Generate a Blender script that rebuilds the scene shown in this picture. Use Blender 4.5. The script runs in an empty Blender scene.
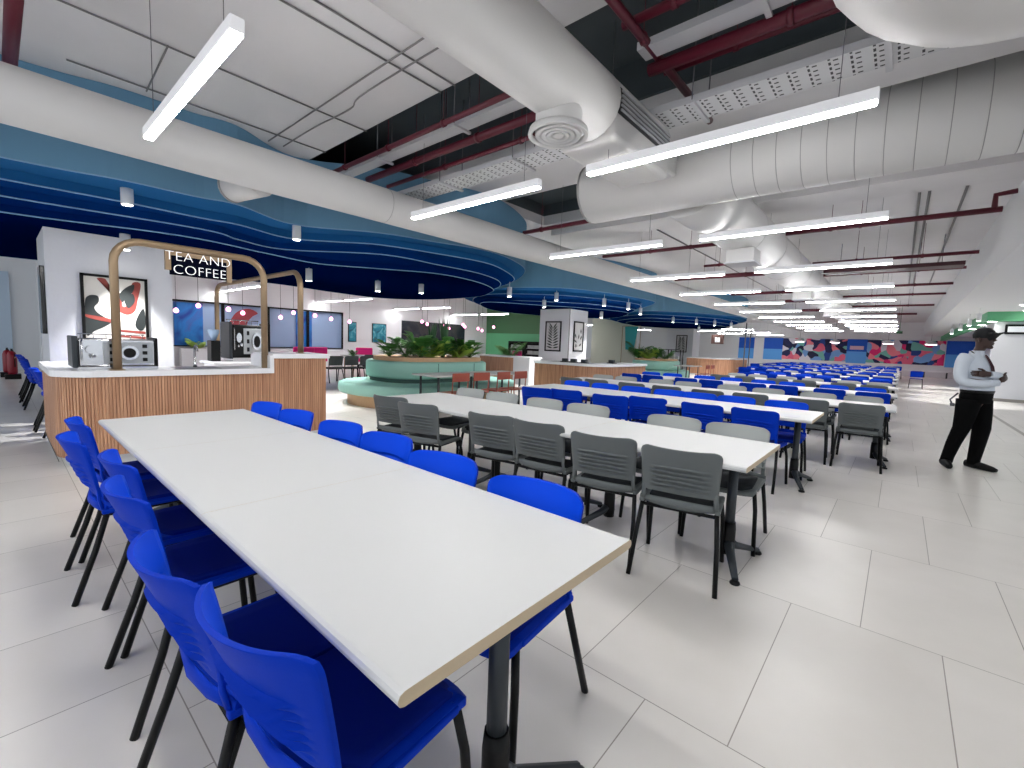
import bpy, bmesh, math, random
from mathutils import Vector, Matrix
random.seed(7)
C = bpy.context.scene.collection
PI = math.pi

# ---------------------------------------------------------------- camera, world, exposure
def make_camera():
    yaw, pitch, roll = math.radians(40.778), math.radians(5.181), math.radians(2.146)
    cy, sy = math.cos(yaw), math.sin(yaw)
    f = Vector((-sy*math.cos(pitch), cy*math.cos(pitch), -math.sin(pitch)))
    r = Vector((cy, sy, 0)); u = r.cross(f)
    r2 = r*math.cos(roll) + u*math.sin(roll)
    u2 = -r*math.sin(roll) + u*math.cos(roll)
    cam = bpy.data.cameras.new('camera'); o = bpy.data.objects.new('camera', cam); C.objects.link(o)
    m = Matrix((r2, u2, -f)).transposed().to_4x4(); m.translation = (0, 0, 1.36)
    o.matrix_world = m
    cam.sensor_width = 36; cam.lens = 447.11/1024*36; cam.clip_start = .05; cam.clip_end = 200
    bpy.context.scene.camera = o
make_camera()
w = bpy.data.worlds.new('world'); bpy.context.scene.world = w; w.use_nodes = True
w.node_tree.nodes['Background'].inputs[0].default_value = (.86, .93, 1, 1)
w.node_tree.nodes['Background'].inputs[1].default_value = 0.6
vs = bpy.context.scene.view_settings
vs.view_transform = 'Standard'; vs.look = 'None'; vs.gamma = 1; vs.use_curve_mapping = False
vs.exposure = 1.1
LAMP = 30.0       # strength of the linear lamp diffusers

# ---------------------------------------------------------------- materials
def s2l(c): return tuple(((x/255)/12.92 if x/255 <= .04045 else ((x/255+.055)/1.055)**2.4) for x in c) + (1,)
MATS = {}
def mat(name, rgb, rough=.5, metal=0, spec=.5, emit=0, trans=0, bump=0, bscale=40, var=0, vscale=8):
    if name in MATS: return MATS[name]
    m = bpy.data.materials.new(name); m.use_nodes = True
    nt = m.node_tree; p = nt.nodes['Principled BSDF']
    c = s2l(rgb)
    p.inputs['Base Color'].default_value = c; p.inputs['Roughness'].default_value = rough
    p.inputs['Metallic'].default_value = metal; p.inputs['Specular IOR Level'].default_value = spec
    if emit: p.inputs['Emission Color'].default_value = c; p.inputs['Emission Strength'].default_value = emit
    if trans: p.inputs['Transmission Weight'].default_value = trans
    if var or bump:
        tc = nt.nodes.new('ShaderNodeTexCoord'); n = nt.nodes.new('ShaderNodeTexNoise')
        n.inputs['Scale'].default_value = vscale; n.inputs['Detail'].default_value = 4
        nt.links.new(tc.outputs['Object'], n.inputs['Vector'])
        if var:
            mx = nt.nodes.new('ShaderNodeMix'); mx.data_type = 'RGBA'
            mx.inputs['A'].default_value = tuple(x*(1-var) for x in c[:3])+(1,)
            mx.inputs['B'].default_value = tuple(min(1, x*(1+var)) for x in c[:3])+(1,)
            nt.links.new(n.outputs['Fac'], mx.inputs['Factor']); nt.links.new(mx.outputs['Result'], p.inputs['Base Color'])
        if bump:
            n2 = nt.nodes.new('ShaderNodeTexNoise'); n2.inputs['Scale'].default_value = bscale
            nt.links.new(tc.outputs['Object'], n2.inputs['Vector'])
            b = nt.nodes.new('ShaderNodeBump'); b.inputs['Strength'].default_value = bump; b.inputs['Distance'].default_value = .01
            nt.links.new(n2.outputs['Fac'], b.inputs['Height']); nt.links.new(b.outputs['Normal'], p.inputs['Normal'])
    MATS[name] = m
    return m
def math_node(nt, op, a, b=None):
    n = nt.nodes.new('ShaderNodeMath'); n.operation = op
    for i, v in enumerate((a, b)):
        if v is None: continue
        if hasattr(v, 'is_output'): nt.links.new(v, n.inputs[i])
        else: n.inputs[i].default_value = v
    return n.outputs[0]

def floor_material():
    m = bpy.data.materials.new('floor_tiles'); m.use_nodes = True; nt = m.node_tree; p = nt.nodes['Principled BSDF']
    tc = nt.nodes.new('ShaderNodeTexCoord'); mp = nt.nodes.new('ShaderNodeMapping')
    mp.inputs['Location'].default_value = (.335+6.0, 2.0+1.2*6-.0, 0)
    nt.links.new(tc.outputs['Object'], mp.inputs['Vector'])
    br = nt.nodes.new('ShaderNodeTexBrick'); nt.links.new(mp.outputs[0], br.inputs['Vector'])
    br.inputs['Scale'].default_value = 1; br.inputs['Brick Width'].default_value = .6; br.inputs['Row Height'].default_value = 1.2
    br.inputs['Mortar Size'].default_value = .0022; br.inputs['Mortar Smooth'].default_value = .1; br.offset = .5
    br.inputs['Color1'].default_value = s2l((232, 227, 221)); br.inputs['Color2'].default_value = s2l((225, 220, 214))
    br.inputs['Mortar'].default_value = s2l((158, 151, 143))
    n = nt.nodes.new('ShaderNodeTexNoise'); n.inputs['Scale'].default_value = 2.2; n.inputs['Detail'].default_value = 6
    nt.links.new(tc.outputs['Object'], n.inputs['Vector'])
    mx = nt.nodes.new('ShaderNodeMix'); mx.data_type = 'RGBA'; mx.blend_type = 'MULTIPLY'; mx.inputs['Factor'].default_value = .35
    cr = nt.nodes.new('ShaderNodeValToRGB'); cr.color_ramp.elements[0].color = (.8, .79, .77, 1); cr.color_ramp.elements[1].color = (1, 1, 1, 1)
    cr.color_ramp.elements[0].position = .3; cr.color_ramp.elements[1].position = .7
    nt.links.new(n.outputs['Fac'], cr.inputs[0]); nt.links.new(br.outputs['Color'], mx.inputs['A']); nt.links.new(cr.outputs[0], mx.inputs['B'])
    nt.links.new(mx.outputs['Result'], p.inputs['Base Color'])
    p.inputs['Roughness'].default_value = .28; p.inputs['Specular IOR Level'].default_value = .45
    return m
def perforated_material():
    m = bpy.data.materials.new('perforated_steel'); m.use_nodes = True; nt = m.node_tree; p = nt.nodes['Principled BSDF']
    tc = nt.nodes.new('ShaderNodeTexCoord'); sp = nt.nodes.new('ShaderNodeSeparateXYZ'); nt.links.new(tc.outputs['Object'], sp.inputs[0])
    def cell(o, per, w, off=0):
        f = math_node(nt, 'FRACT', math_node(nt, 'ADD', math_node(nt, 'DIVIDE', o, per), off+100))
        return math_node(nt, 'LESS_THAN', math_node(nt, 'ABSOLUTE', math_node(nt, 'SUBTRACT', f, .5)), w)
    a = math_node(nt, 'MULTIPLY', cell(sp.outputs[0], .13, .12), cell(sp.outputs[1], .07, .13))
    b = math_node(nt, 'MULTIPLY', cell(sp.outputs[0], .13, .06, .3), cell(sp.outputs[1], .07, .3, .5))
    h = math_node(nt, 'MAXIMUM', a, b)
    mx = nt.nodes.new('ShaderNodeMix'); mx.data_type = 'RGBA'
    mx.inputs['A'].default_value = s2l((205, 205, 207)); mx.inputs['B'].default_value = s2l((45, 45, 50))
    nt.links.new(h, mx.inputs['Factor']); nt.links.new(mx.outputs['Result'], p.inputs['Base Color'])
    p.inputs['Roughness'].default_value = .45; p.inputs['Metallic'].default_value = .2
    return m
def slat_material():
    m = bpy.data.materials.new('oak_slats'); m.use_nodes = True; nt = m.node_tree; p = nt.nodes['Principled BSDF']
    tc = nt.nodes.new('ShaderNodeTexCoord'); mp = nt.nodes.new('ShaderNodeMapping'); mp.inputs['Scale'].default_value = (9, 9, .35)
    nt.links.new(tc.outputs['Object'], mp.inputs[0])
    n = nt.nodes.new('ShaderNodeTexNoise'); n.inputs['Scale'].default_value = 4; n.inputs['Detail'].default_value = 5
    nt.links.new(mp.outputs[0], n.inputs['Vector'])
    cr = nt.nodes.new('ShaderNodeValToRGB'); e = cr.color_ramp.elements
    e[0].position = .3; e[0].color = s2l((162, 114, 86)); e[1].position = .72; e[1].color = s2l((208, 162, 128))
    nt.links.new(n.outputs['Fac'], cr.inputs[0]); nt.links.new(cr.outputs[0], p.inputs['Base Color'])
    p.inputs['Roughness'].default_value = .55
    return m
def mural_material():
    m = bpy.data.materials.new('mural_paint'); m.use_nodes = True; nt = m.node_tree; p = nt.nodes['Principled BSDF']
    tc = nt.nodes.new('ShaderNodeTexCoord'); n0 = nt.nodes.new('ShaderNodeTexNoise'); n0.inputs['Scale'].default_value = .9; n0.inputs['Detail'].default_value = 1
    nt.links.new(tc.outputs['Object'], n0.inputs['Vector'])
    add = nt.nodes.new('ShaderNodeVectorMath'); add.operation = 'MULTIPLY_ADD'; nt.links.new(n0.outputs['Color'], add.inputs[0])
    add.inputs[1].default_value = (1.2, 0, 1.2); nt.links.new(tc.outputs['Object'], add.inputs[2])
    v = nt.nodes.new('ShaderNodeTexVoronoi'); v.inputs['Scale'].default_value = 2.3; nt.links.new(add.outputs[0], v.inputs['Vector'])
    sp = nt.nodes.new('ShaderNodeSeparateColor'); nt.links.new(v.outputs['Color'], sp.inputs[0])
    cr = nt.nodes.new('ShaderNodeValToRGB'); cr.color_ramp.interpolation = 'CONSTANT'
    cols = [(20, 25, 70), (232, 105, 135), (28, 70, 150), (120, 190, 180), (16, 20, 60), (245, 135, 150), (120, 170, 225), (25, 30, 85), (235, 40, 120), (228, 225, 235)]
    while len(cr.color_ramp.elements) < len(cols): cr.color_ramp.elements.new(.5)
    for i, c in enumerate(cols): cr.color_ramp.elements[i].position = i/len(cols); cr.color_ramp.elements[i].color = s2l(c)
    nt.links.new(sp.outputs[0], cr.inputs[0]); nt.links.new(cr.outputs[0], p.inputs['Base Color']); p.inputs['Roughness'].default_value = .6
    return m
def dark_mural_material(name, cols, scale):
    m = bpy.data.materials.new(name); m.use_nodes = True; nt = m.node_tree; p = nt.nodes['Principled BSDF']
    tc = nt.nodes.new('ShaderNodeTexCoord'); n = nt.nodes.new('ShaderNodeTexNoise'); n.inputs['Scale'].default_value = scale; n.inputs['Detail'].default_value = 3; n.inputs['Distortion'].default_value = 1.2
    nt.links.new(tc.outputs['Object'], n.inputs['Vector'])
    cr = nt.nodes.new('ShaderNodeValToRGB')
    while len(cr.color_ramp.elements) < len(cols): cr.color_ramp.elements.new(.5)
    for i, c in enumerate(cols): cr.color_ramp.elements[i].position = .3+.4*i/max(1, len(cols)-1); cr.color_ramp.elements[i].color = s2l(c)
    nt.links.new(n.outputs['Fac'], cr.inputs[0]); nt.links.new(cr.outputs[0], p.inputs['Base Color']); p.inputs['Roughness'].default_value = .5
    return m

M_floor = floor_material(); M_perf = perforated_material(); M_slat = slat_material(); M_mural = mural_material()
M_slab = mat('painted_slab', (218, 216, 217), .85, bump=.2, bscale=9, var=.07, vscale=1.3)
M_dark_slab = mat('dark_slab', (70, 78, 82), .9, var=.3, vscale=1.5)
M_white = mat('white_paint', (228, 229, 231), .6)
M_brickwhite = mat('white_wall_cladding', (224, 225, 230), .55, bump=.5, bscale=14)
M_duct = mat('white_duct_lagging', (212, 210, 208), .5, bump=.15, bscale=5)
M_seam = mat('duct_seam', (158, 156, 155), .6)
M_steel = mat('painted_tray_steel', (198, 198, 202), .4, .2)
M_gal = mat('galvanised_rod', (105, 105, 110), .4, .6)
M_cond = mat('conduit_steel', (128, 126, 126), .5, .2)
M_red = mat('red_fire_pipe', (88, 12, 34), .45)
M_brass = mat('brushed_brass', (160, 136, 108), .38, .6)
M_top = mat('white_tabletop', (200, 200, 199), .35, spec=.3)
M_edge = mat('table_edge_band', (200, 180, 150), .5)
M_leg = mat('charcoal_steel', (50, 55, 60), .42, .3)
M_black = mat('black_steel', (8, 8, 9), .45, spec=.25)
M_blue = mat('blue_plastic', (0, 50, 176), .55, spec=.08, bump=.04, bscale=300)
M_bluepad = mat('blue_seat_pad', (0, 30, 130), .8, spec=.15, bump=.1, bscale=400)
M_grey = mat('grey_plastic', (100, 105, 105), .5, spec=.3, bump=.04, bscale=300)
M_greypad = mat('charcoal_seat_pad', (44, 47, 50), .8, spec=.2, bump=.1, bscale=400)
M_blue_lit = mat('blue_lit_front', (0, 68, 214), .5, spec=.1)  # chair-back fronts: light falling on them painted in as a lighter blue
M_grey_lit = mat('grey_lit_front', (158, 162, 160), .5, spec=.3)  # same for grey backs, lit side painted lighter than the rear
M_lightgrey = mat('light_grey_plastic', (182, 187, 187), .45)
M_lamp = mat('lamp_diffuser', (255, 255, 255), .5, emit=LAMP)
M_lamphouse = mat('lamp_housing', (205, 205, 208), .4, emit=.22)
M_spot = mat('spot_lens', (255, 252, 245), .5, emit=14)
M_tier = [mat('steel_blue_paint', (112, 156, 186), .9, spec=.05), mat('mid_blue_paint', (34, 90, 142), .9, spec=.03),
          mat('deep_blue_paint', (10, 52, 112), .9, spec=0), mat('dark_blue_paint', (3, 34, 92), .9, spec=0), mat('navy_paint', (0, 14, 60), .9, spec=0)]
M_lip = mat('lit_blue_edge', (128, 168, 200), .5)
M_counter = mat('white_counter', (232, 232, 234), .25)
M_oak = mat('light_oak', (196, 158, 120), .5, var=.12, vscale=6)
M_teal = mat('teal_upholstery', (146, 194, 180), .55, bump=.1, bscale=200)
M_terra = mat('terracotta_metal', (150, 72, 56), .4)
M_glass = mat('window_glass', (160, 185, 215), .15, spec=.6)
M_screen = mat('black_glass', (12, 12, 14), .15)
M_chrome = mat('chrome', (200, 200, 202), .16, .95)
M_pink = mat('magenta_upholstery', (235, 20, 130), .6)
M_green = mat('green_paint', (92, 168, 122), .6); M_greend = mat('dark_green_paint', (66, 112, 74), .6)
M_bluewall = mat('blue_wall_paint', (8, 88, 200), .6); M_bluewall2 = mat('light_blue_wall_paint', (92, 168, 240), .6)

# ---------------------------------------------------------------- mesh helper
class MB:
    def __init__(s): s.bm = bmesh.new(); s.mi = 0
    def _f(s, fs, smooth=False):
        for f in fs: f.material_index = s.mi; f.smooth = smooth
    def face(s, pts, smooth=False):
        vs_ = [s.bm.verts.new(p) for p in pts]; f = s.bm.faces.new(vs_); s._f([f], smooth); return f
    def box(s, x0, x1, y0, y1, z0, z1, bev=0):
        x0, x1 = min(x0, x1), max(x0, x1); y0, y1 = min(y0, y1), max(y0, y1); z0, z1 = min(z0, z1), max(z0, z1)
        v = [s.bm.verts.new((x, y, z)) for x in (x0, x1) for y in (y0, y1) for z in (z0, z1)]
        fs = [s.bm.faces.new([v[i] for i in q]) for q in ((0, 1, 3, 2), (4, 6, 7, 5), (0, 4, 5, 1), (2, 3, 7, 6), (0, 2, 6, 4), (1, 5, 7, 3))]
        s._f(fs)
        if bev:
            es = list({e for f in fs for e in f.edges})
            r = bmesh.ops.bevel(s.bm, geom=es, offset=bev, segments=3, affect='EDGES', profile=.5, clamp_overlap=True)
            s._f(r['faces'], True)
        return s
    def tube(s, pts, r, seg=10, cap=True, sx=1, radii=None):
        pts = [Vector(p) for p in pts]; rings = []
        up = None
        for i, p in enumerate(pts):
            a = pts[max(0, i-1)]; b = pts[min(len(pts)-1, i+1)]; d = (b-a).normalized()
            if up is None:
                up = Vector((0, 0, 1)) if abs(d.z) < .9 else Vector((0, 1, 0))
            sd = d.cross(up)
            if sd.length < 1e-4: sd = d.cross(Vector((1, 0, 0)))
            sd.normalize(); up = sd.cross(d).normalized()
            rr = radii[i] if radii else r
            rings.append([s.bm.verts.new(p + sd*math.cos(2*PI*k/seg)*rr*sx + up*math.sin(2*PI*k/seg)*rr) for k in range(seg)])
        for a, b in zip(rings, rings[1:]):
            s._f([s.bm.faces.new((a[k], a[(k+1) % seg], b[(k+1) % seg], b[k])) for k in range(seg)], True)
        if cap: s._f([s.bm.faces.new(rings[0][::-1]), s.bm.faces.new(rings[-1])])
        return s
    def lathe(s, prof, c=(0, 0, 0), seg=24, cap=True):
        rings = []
        for r, z in prof:
            rings.append([s.bm.verts.new((c[0]+r*math.cos(2*PI*k/seg), c[1]+r*math.sin(2*PI*k/seg), c[2]+z)) for k in range(seg)])
        for a, b in zip(rings, rings[1:]):
            s._f([s.bm.faces.new((a[k], a[(k+1) % seg], b[(k+1) % seg], b[k])) for k in range(seg)], True)
        if cap: s._f([s.bm.faces.new(rings[0][::-1]), s.bm.faces.new(rings[-1])])
        return s
    def prism(s, pts, z0, z1, side=None, smooth=False):
        n = len(pts)
        a = [s.bm.verts.new((p[0], p[1], z0)) for p in pts]; b = [s.bm.verts.new((p[0], p[1], z1)) for p in pts]
        f1 = s.bm.faces.new(a[::-1]); f2 = s.bm.faces.new(b); s._f([f1, f2])
        o = s.mi
        if side is not None: s.mi = side
        s._f([s.bm.faces.new((a[i], a[(i+1) % n], b[(i+1) % n], b[i])) for i in range(n)], smooth)
        s.mi = o
        return s
    def poly_y(s, pts, y0, y1):
        """prism of an XZ outline between y0 and y1"""
        n = len(pts)
        a = [s.bm.verts.new((p[0], y0, p[1])) for p in pts]; b = [s.bm.verts.new((p[0], y1, p[1])) for p in pts]
        s._f([s.bm.faces.new(a), s.bm.faces.new(b[::-1])]); s._f([s.bm.faces.new((a[i], b[i], b[(i+1) % n], a[(i+1) % n])) for i in range(n)])
        return s
    def poly_x(s, pts, x0, x1):
        n = len(pts)
        a = [s.bm.verts.new((x0, p[0], p[1])) for p in pts]; b = [s.bm.verts.new((x1, p[0], p[1])) for p in pts]
        s._f([s.bm.faces.new(a), s.bm.faces.new(b[::-1])]); s._f([s.bm.faces.new((a[i], b[i], b[(i+1) % n], a[(i+1) % n])) for i in range(n)])
        return s
    def build(s, name, mats, parent=None, loc=(0, 0, 0)):
        bmesh.ops.recalc_face_normals(s.bm, faces=s.bm.faces)
        me = bpy.data.meshes.new(name); s.bm.to_mesh(me); s.bm.free()
        for m in (mats if isinstance(mats, (list, tuple)) else [mats]): me.materials.append(m)
        o = bpy.data.objects.new(name, me); C.objects.link(o); o.location = loc
        if parent is not None: o.parent = parent
        return o
def box(x0, x1, y0, y1, z0, z1, bev=0): return MB().box(x0, x1, y0, y1, z0, z1, bev)
def tag(o, label, cat, group=None, kind=None):
    o['label'] = label; o['category'] = cat
    if group: o['group'] = group
    if kind: o['kind'] = kind
    return o
def thing(name, label, cat, loc=(0, 0, 0), rz=0, group=None):
    o = bpy.data.objects.new(name, None); C.objects.link(o); o.location = loc; o.rotation_euler = (0, 0, rz); o.empty_display_size = .1
    return tag(o, label, cat, group)
def struct(name, mb, m, label=None):
    o = mb.build(name, m); o['kind'] = 'structure'
    return o
def dup(root, loc, rz, label, group=None):
    r = root.copy(); C.objects.link(r); r.location = loc; r.rotation_euler = (0, 0, rz); r['label'] = label
    if group: r['group'] = group
    for ch in root.children:
        c = ch.copy(); C.objects.link(c); c.parent = r
        for g in ch.children:
            d = g.copy(); C.objects.link(d); d.parent = c
    return r
def smooth_loop(pts, n=6):
    out = []; N = len(pts)
    for i in range(N):
        p0, p1, p2, p3 = (Vector(pts[(i+k-1) % N]) for k in range(4))
        for j in range(n):
            t = j/n
            out.append(.5*((2*p1)+(p2-p0)*t+(2*p0-5*p1+4*p2-p3)*t*t+(3*p1-p0-3*p2+p3)*t**3))
    return [(v.x, v.y) for v in out]
def smooth_path(pts, n=6):
    P = [Vector(p) for p in pts]; P = [P[0]*2-P[1]] + P + [P[-1]*2-P[-2]]; out = []
    for i in range(len(P)-3):
        p0, p1, p2, p3 = P[i:i+4]
        for j in range(n):
            t = j/n; out.append(.5*((2*p1)+(p2-p0)*t+(2*p0-5*p1+4*p2-p3)*t*t+(3*p1-p0-3*p2+p3)*t**3))
    out.append(P[-2]); return out
def rrect(x0, x1, y0, y1, r, n=8):
    out = []
    for cx, cy, a0 in ((x1-r, y0+r, -90), (x1-r, y1-r, 0), (x0+r, y1-r, 90), (x0+r, y0+r, 180)):
        for k in range(n+1):
            a = math.radians(a0+90*k/n); out.append((cx+r*math.cos(a), cy+r*math.sin(a)))
    return out

# ================================================================ THE SETTING
FARY = 46.0
SLAB = 4.06
struct('floor', box(-34, 9, -6, FARY, -.1, 0), M_floor)
# slab with a dark recess running across the hall, and a few downstand beams
sl = MB(); sl.box(-34, -1.75, -6, 3.3, SLAB, SLAB+.2); sl.box(-1.75, 1.15, -6, 1.6, SLAB, SLAB+.2); sl.box(-34, 1.15, 5.1, 6.5, SLAB, SLAB+.2); sl.box(-34, -6.4, 6.5, 8.3, SLAB, SLAB+.2); sl.box(-3.4, 1.15, 6.5, 8.3, SLAB, SLAB+.2); sl.box(-34, 1.15, 8.3, FARY, SLAB, SLAB+.2); sl.box(-6.2, 1.15, 8.35, 9.1, 3.82, SLAB)
struct('ceiling', sl, M_slab)
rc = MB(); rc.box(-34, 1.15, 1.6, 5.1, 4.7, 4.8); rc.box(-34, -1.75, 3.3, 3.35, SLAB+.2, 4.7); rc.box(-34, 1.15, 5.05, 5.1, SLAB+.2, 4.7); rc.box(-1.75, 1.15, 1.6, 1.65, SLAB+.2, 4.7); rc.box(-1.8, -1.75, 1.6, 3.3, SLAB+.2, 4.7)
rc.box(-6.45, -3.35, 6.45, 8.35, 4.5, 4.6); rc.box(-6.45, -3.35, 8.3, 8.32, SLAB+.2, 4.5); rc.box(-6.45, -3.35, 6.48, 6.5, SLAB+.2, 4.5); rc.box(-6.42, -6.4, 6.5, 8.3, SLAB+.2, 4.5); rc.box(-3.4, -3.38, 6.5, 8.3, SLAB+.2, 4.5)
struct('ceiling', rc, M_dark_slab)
# right bulkhead and lowered ceiling over the aisle
bh = MB(); bh.box(1.15, 9, -6, FARY, 3.03, SLAB+.7)
struct('ceiling', bh, M_white)
# far wall, split in painted fields
struct('wall_back', box(-34, 9, FARY, FARY+.15, 0, SLAB), M_white)
for i, (a, b) in enumerate(((-11.6, -10.3), (-9.5, -8.0), (-3.4, -2.1), (2.5, 4.6))):
    p = MB(); p.box(a, b, FARY-.04, FARY, 1.75, 2.74); p.mi = 1; p.box(a, b, FARY-.04, FARY, .8, 1.75)
    struct('trim_%d' % (i+1), p, [M_bluewall, M_bluewall2])
struct('trim_5', box(-12, 5, FARY-.35, FARY-.01, 0, .45, .03), M_white)
struct('trim_6', box(-12, 5, FARY-.6, FARY, 2.76, SLAB), M_white)
# right wall with green bulkhead
struct('wall_right', MB().box(2.35, 9, 22.6, 22.8, 0, 3.03).box(4.4, 4.5, 22.8, FARY, 0, 3.03), M_brickwhite)
struct('baseboard_right', MB().box(2.33, 9, 22.57, 22.6, 0, .1), mat('grey_skirting', (150, 145, 140), .5))
gb = MB(); gb.box(2.1, 9, 22.1, 22.6, 2.72, 3.03); gb.box(2.1, 2.35, 22.6, FARY, 2.72, 3.03)
struct('trim_7', gb, M_green)
struct('trim_8', MB().box(1.86, 1.93, -6, 22.5, .0005, .003), mat('floor_joint', (165, 158, 150), .4))
# left wall: windows, pier, mural field, green end
struct('wall_left', MB().box(-20.2, -20, -6, 4.2, 0, SLAB).box(-20.2, -20, 4.2, 10.8, 2.5, SLAB).box(-20.2, -20, 4.2, 10.8, 0, .8).box(-20.2, -20, 10.8, 20.5, 0, SLAB), M_white)
M_winblue = mat('obscured_window_film', (150, 172, 205), .3)
for i in range(4):
    y0 = 4.2+i*1.65; wn = MB(); wn.box(-20.12, -20.08, y0, y0+1.65, .8, 2.5); wn.mi = 1
    wn.box(-20.02, -19.95, y0, y0+.05, .8, 2.5); wn.box(-20.02, -19.95, y0+1.6, y0+1.65, .8, 2.5); wn.box(-20.02, -19.95, y0, y0+1.65, 2.44, 2.5); wn.box(-20.02, -19.95, y0, y0+1.65, .8, .84)
    struct('window_%d' % (i+1), wn, [M_winblue, M_black])
struct('trim_9', box(-20, -19.97, 14.1, 18.6, .9, 2.35), dark_mural_material('dark_leaf_mural', [(14, 20, 32), (24, 34, 46), (60, 60, 60), (20, 30, 40)], 1.1))
struct('wall_end', MB().box(-20.2, -13.5, 20.5, 20.7, 0, 1.95), M_green)
struct('wall_end', MB().box(-20.2, -13.5, 20.5, 20.7, 1.95, SLAB), M_greend)
struct('wall_end', MB().box(-15.6, -12.5, 26, 26.2, 0, SLAB), mat('beige_wall', (205, 202, 192), .7))
# door glass in the left wall end (far left)
dr = MB(); dr.box(-20, -19.9, -.9, .35, 0, 2.9); struct('door_1', dr, mat('pale_blue_door', (190, 208, 226), .35))
struct('wall_entry', box(-20, -19, .9, 3.6, 0, SLAB), M_white)

# columns
def column(idx, x0, x1, y0, y1):
    m = MB(); m.box(x0, x1, y0, y1, 0, 2.715)
    struct('wall_column_%d' % idx, m, M_brickwhite)
struct('wall_column_1', box(-10.4, -9, .5, 1.92, 0, 2.715), M_brickwhite)
struct('wall_column_2', MB().box(-10.75, -9.37, 14, 15.25, 0, 2.715), M_brickwhite)
struct('wall_column_3', MB().box(-11.7, -10.0, 28.95, 30.2, 0, 2.715), M_brickwhite)
struct('trim_10', box(-9.38, -9.36, 13.99, 14.02, 0, 2.71), mat('grey_joint', (120, 120, 122), .5))

# ================================================================ STEPPED BLUE CEILING FEATURES
def raft(tiers, label, zt=4.06):
    t = thing('ceiling_raft', label, 'ceiling feature', (tiers[0][0][0], tiers[0][0][1], 2.72), 0, 'stepped blue ceiling rafts')
    ox, oy = tiers[0][0]
    zs = [3.05, 2.93, 2.82, 2.72]; top = [zt-.005, 3.05, 2.93, 2.82]
    for k, tr in enumerate(tiers):
        lp = [(x-ox, y-oy) for x, y in smooth_loop(tr)]
        m = MB(); m.mi = 1; m.prism(lp, zs[k]-2.72, top[k]-2.72, side=0, smooth=False)
        o = m.build('tier', [M_tier[k], M_tier[min(4, k+1)]], t)
        # lip along the lower edge, painted pale for the light it catches
        cx = sum(p[0] for p in lp)/len(lp); cyy = sum(p[1] for p in lp)/len(lp)
        l = MB(); l.tube([(p[0], p[1], zs[k]-2.72+.004) for p in lp+[lp[0]]], .009, 4, cap=False)
        l.build('lit_edge_lip', M_lip, o)
    return t
raft([[(-7.3, -3), (-7.08, .12), (-6.89, 1.03), (-6.87, 1.74), (-6.80, 2.2), (-7.2, 3.1), (-6.5, 4.14), (-6.21, 5.1), (-5.97, 5.9), (-6.04, 6.67), (-6.41, 7.62), (-6.87, 8.28), (-7.6, 8.97), (-8.4, 9.5), (-9.6, 9.9), (-11.8, 10.15), (-14, 9.5), (-14.6, 7), (-14.3, 4), (-14.6, -3)],
      [(-7.8, -2.8), (-7.55, .12), (-7.47, 1.1), (-7.5, 1.95), (-7.45, 2.41), (-7.7, 3.19), (-7.25, 3.8), (-6.79, 4.33), (-6.52, 5.36), (-6.38, 6.22), (-6.49, 6.91), (-7.02, 8.0), (-7.6, 8.7), (-8.5, 9.25), (-9.8, 9.7), (-12, 9.8), (-13.8, 9.2), (-14.3, 7), (-14.0, 4), (-14.3, -2.8)],
      [(-8.1, -2.6), (-7.93, .12), (-7.71, 2.0), (-8.02, 2.6), (-8.15, 3.35), (-7.0, 4.5), (-6.93, 5.7), (-6.94, 6.77), (-7.27, 7.75), (-7.85, 8.5), (-8.7, 9.1), (-9.8, 9.62), (-12, 9.7), (-13.6, 9.0), (-13.9, 7), (-13.6, 4.5), (-14.0, -2.6)],
      [(-8.5, -2.4), (-8.43, .11), (-7.95, 1.8), (-8.25, 3.06), (-8.45, 4.07), (-7.87, 5.03), (-7.3, 6.02), (-7.42, 7.24), (-7.98, 8.37), (-8.7, 9.0), (-9.87, 9.58), (-12.0, 9.6), (-13.4, 8.6), (-13.3, 6.8), (-12.85, 4.9), (-13.4, 2.8), (-13.75, .65), (-13.5, -2.4)]],
     'largest stepped blue wavy ceiling raft above the tea and coffee bar')
raft([[(-9.45, 10.35), (-7.75, 11.1), (-7.09, 12.7), (-6.9, 14.0), (-6.84, 15.1), (-6.95, 15.9), (-7.64, 17), (-9, 18.5), (-11, 19.9), (-13, 19.6), (-14.3, 18), (-14.5, 15), (-13.2, 12.3), (-11.3, 10.7)],
      [(-9.8, 10.75), (-8.26, 11.84), (-7.54, 13.5), (-7.3, 15.0), (-7.5, 15.9), (-8.1, 17), (-9.3, 18.2), (-11, 19.6), (-12.9, 19.3), (-14, 17.8), (-14.2, 15), (-13, 12.6), (-11.2, 11)],
      [(-10.6, 11.4), (-8.6, 13.1), (-7.94, 14.8), (-7.85, 16.1), (-8.6, 17.3), (-9.6, 18.3), (-11, 19.4), (-12.7, 19), (-13.7, 17.5), (-13.8, 15), (-12.8, 13), (-11.4, 11.5)],
      [(-10.65, 11.0), (-9.6, 12.6), (-8.8, 13.8), (-8.3, 15), (-8.2, 16.3), (-9, 17.6), (-10, 18.7), (-11.2, 19.1), (-12.4, 18), (-13.1, 16.4), (-13.2, 14.2), (-12, 12)]],
     'middle stepped blue ceiling raft above the white column with two leaf prints')
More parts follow.
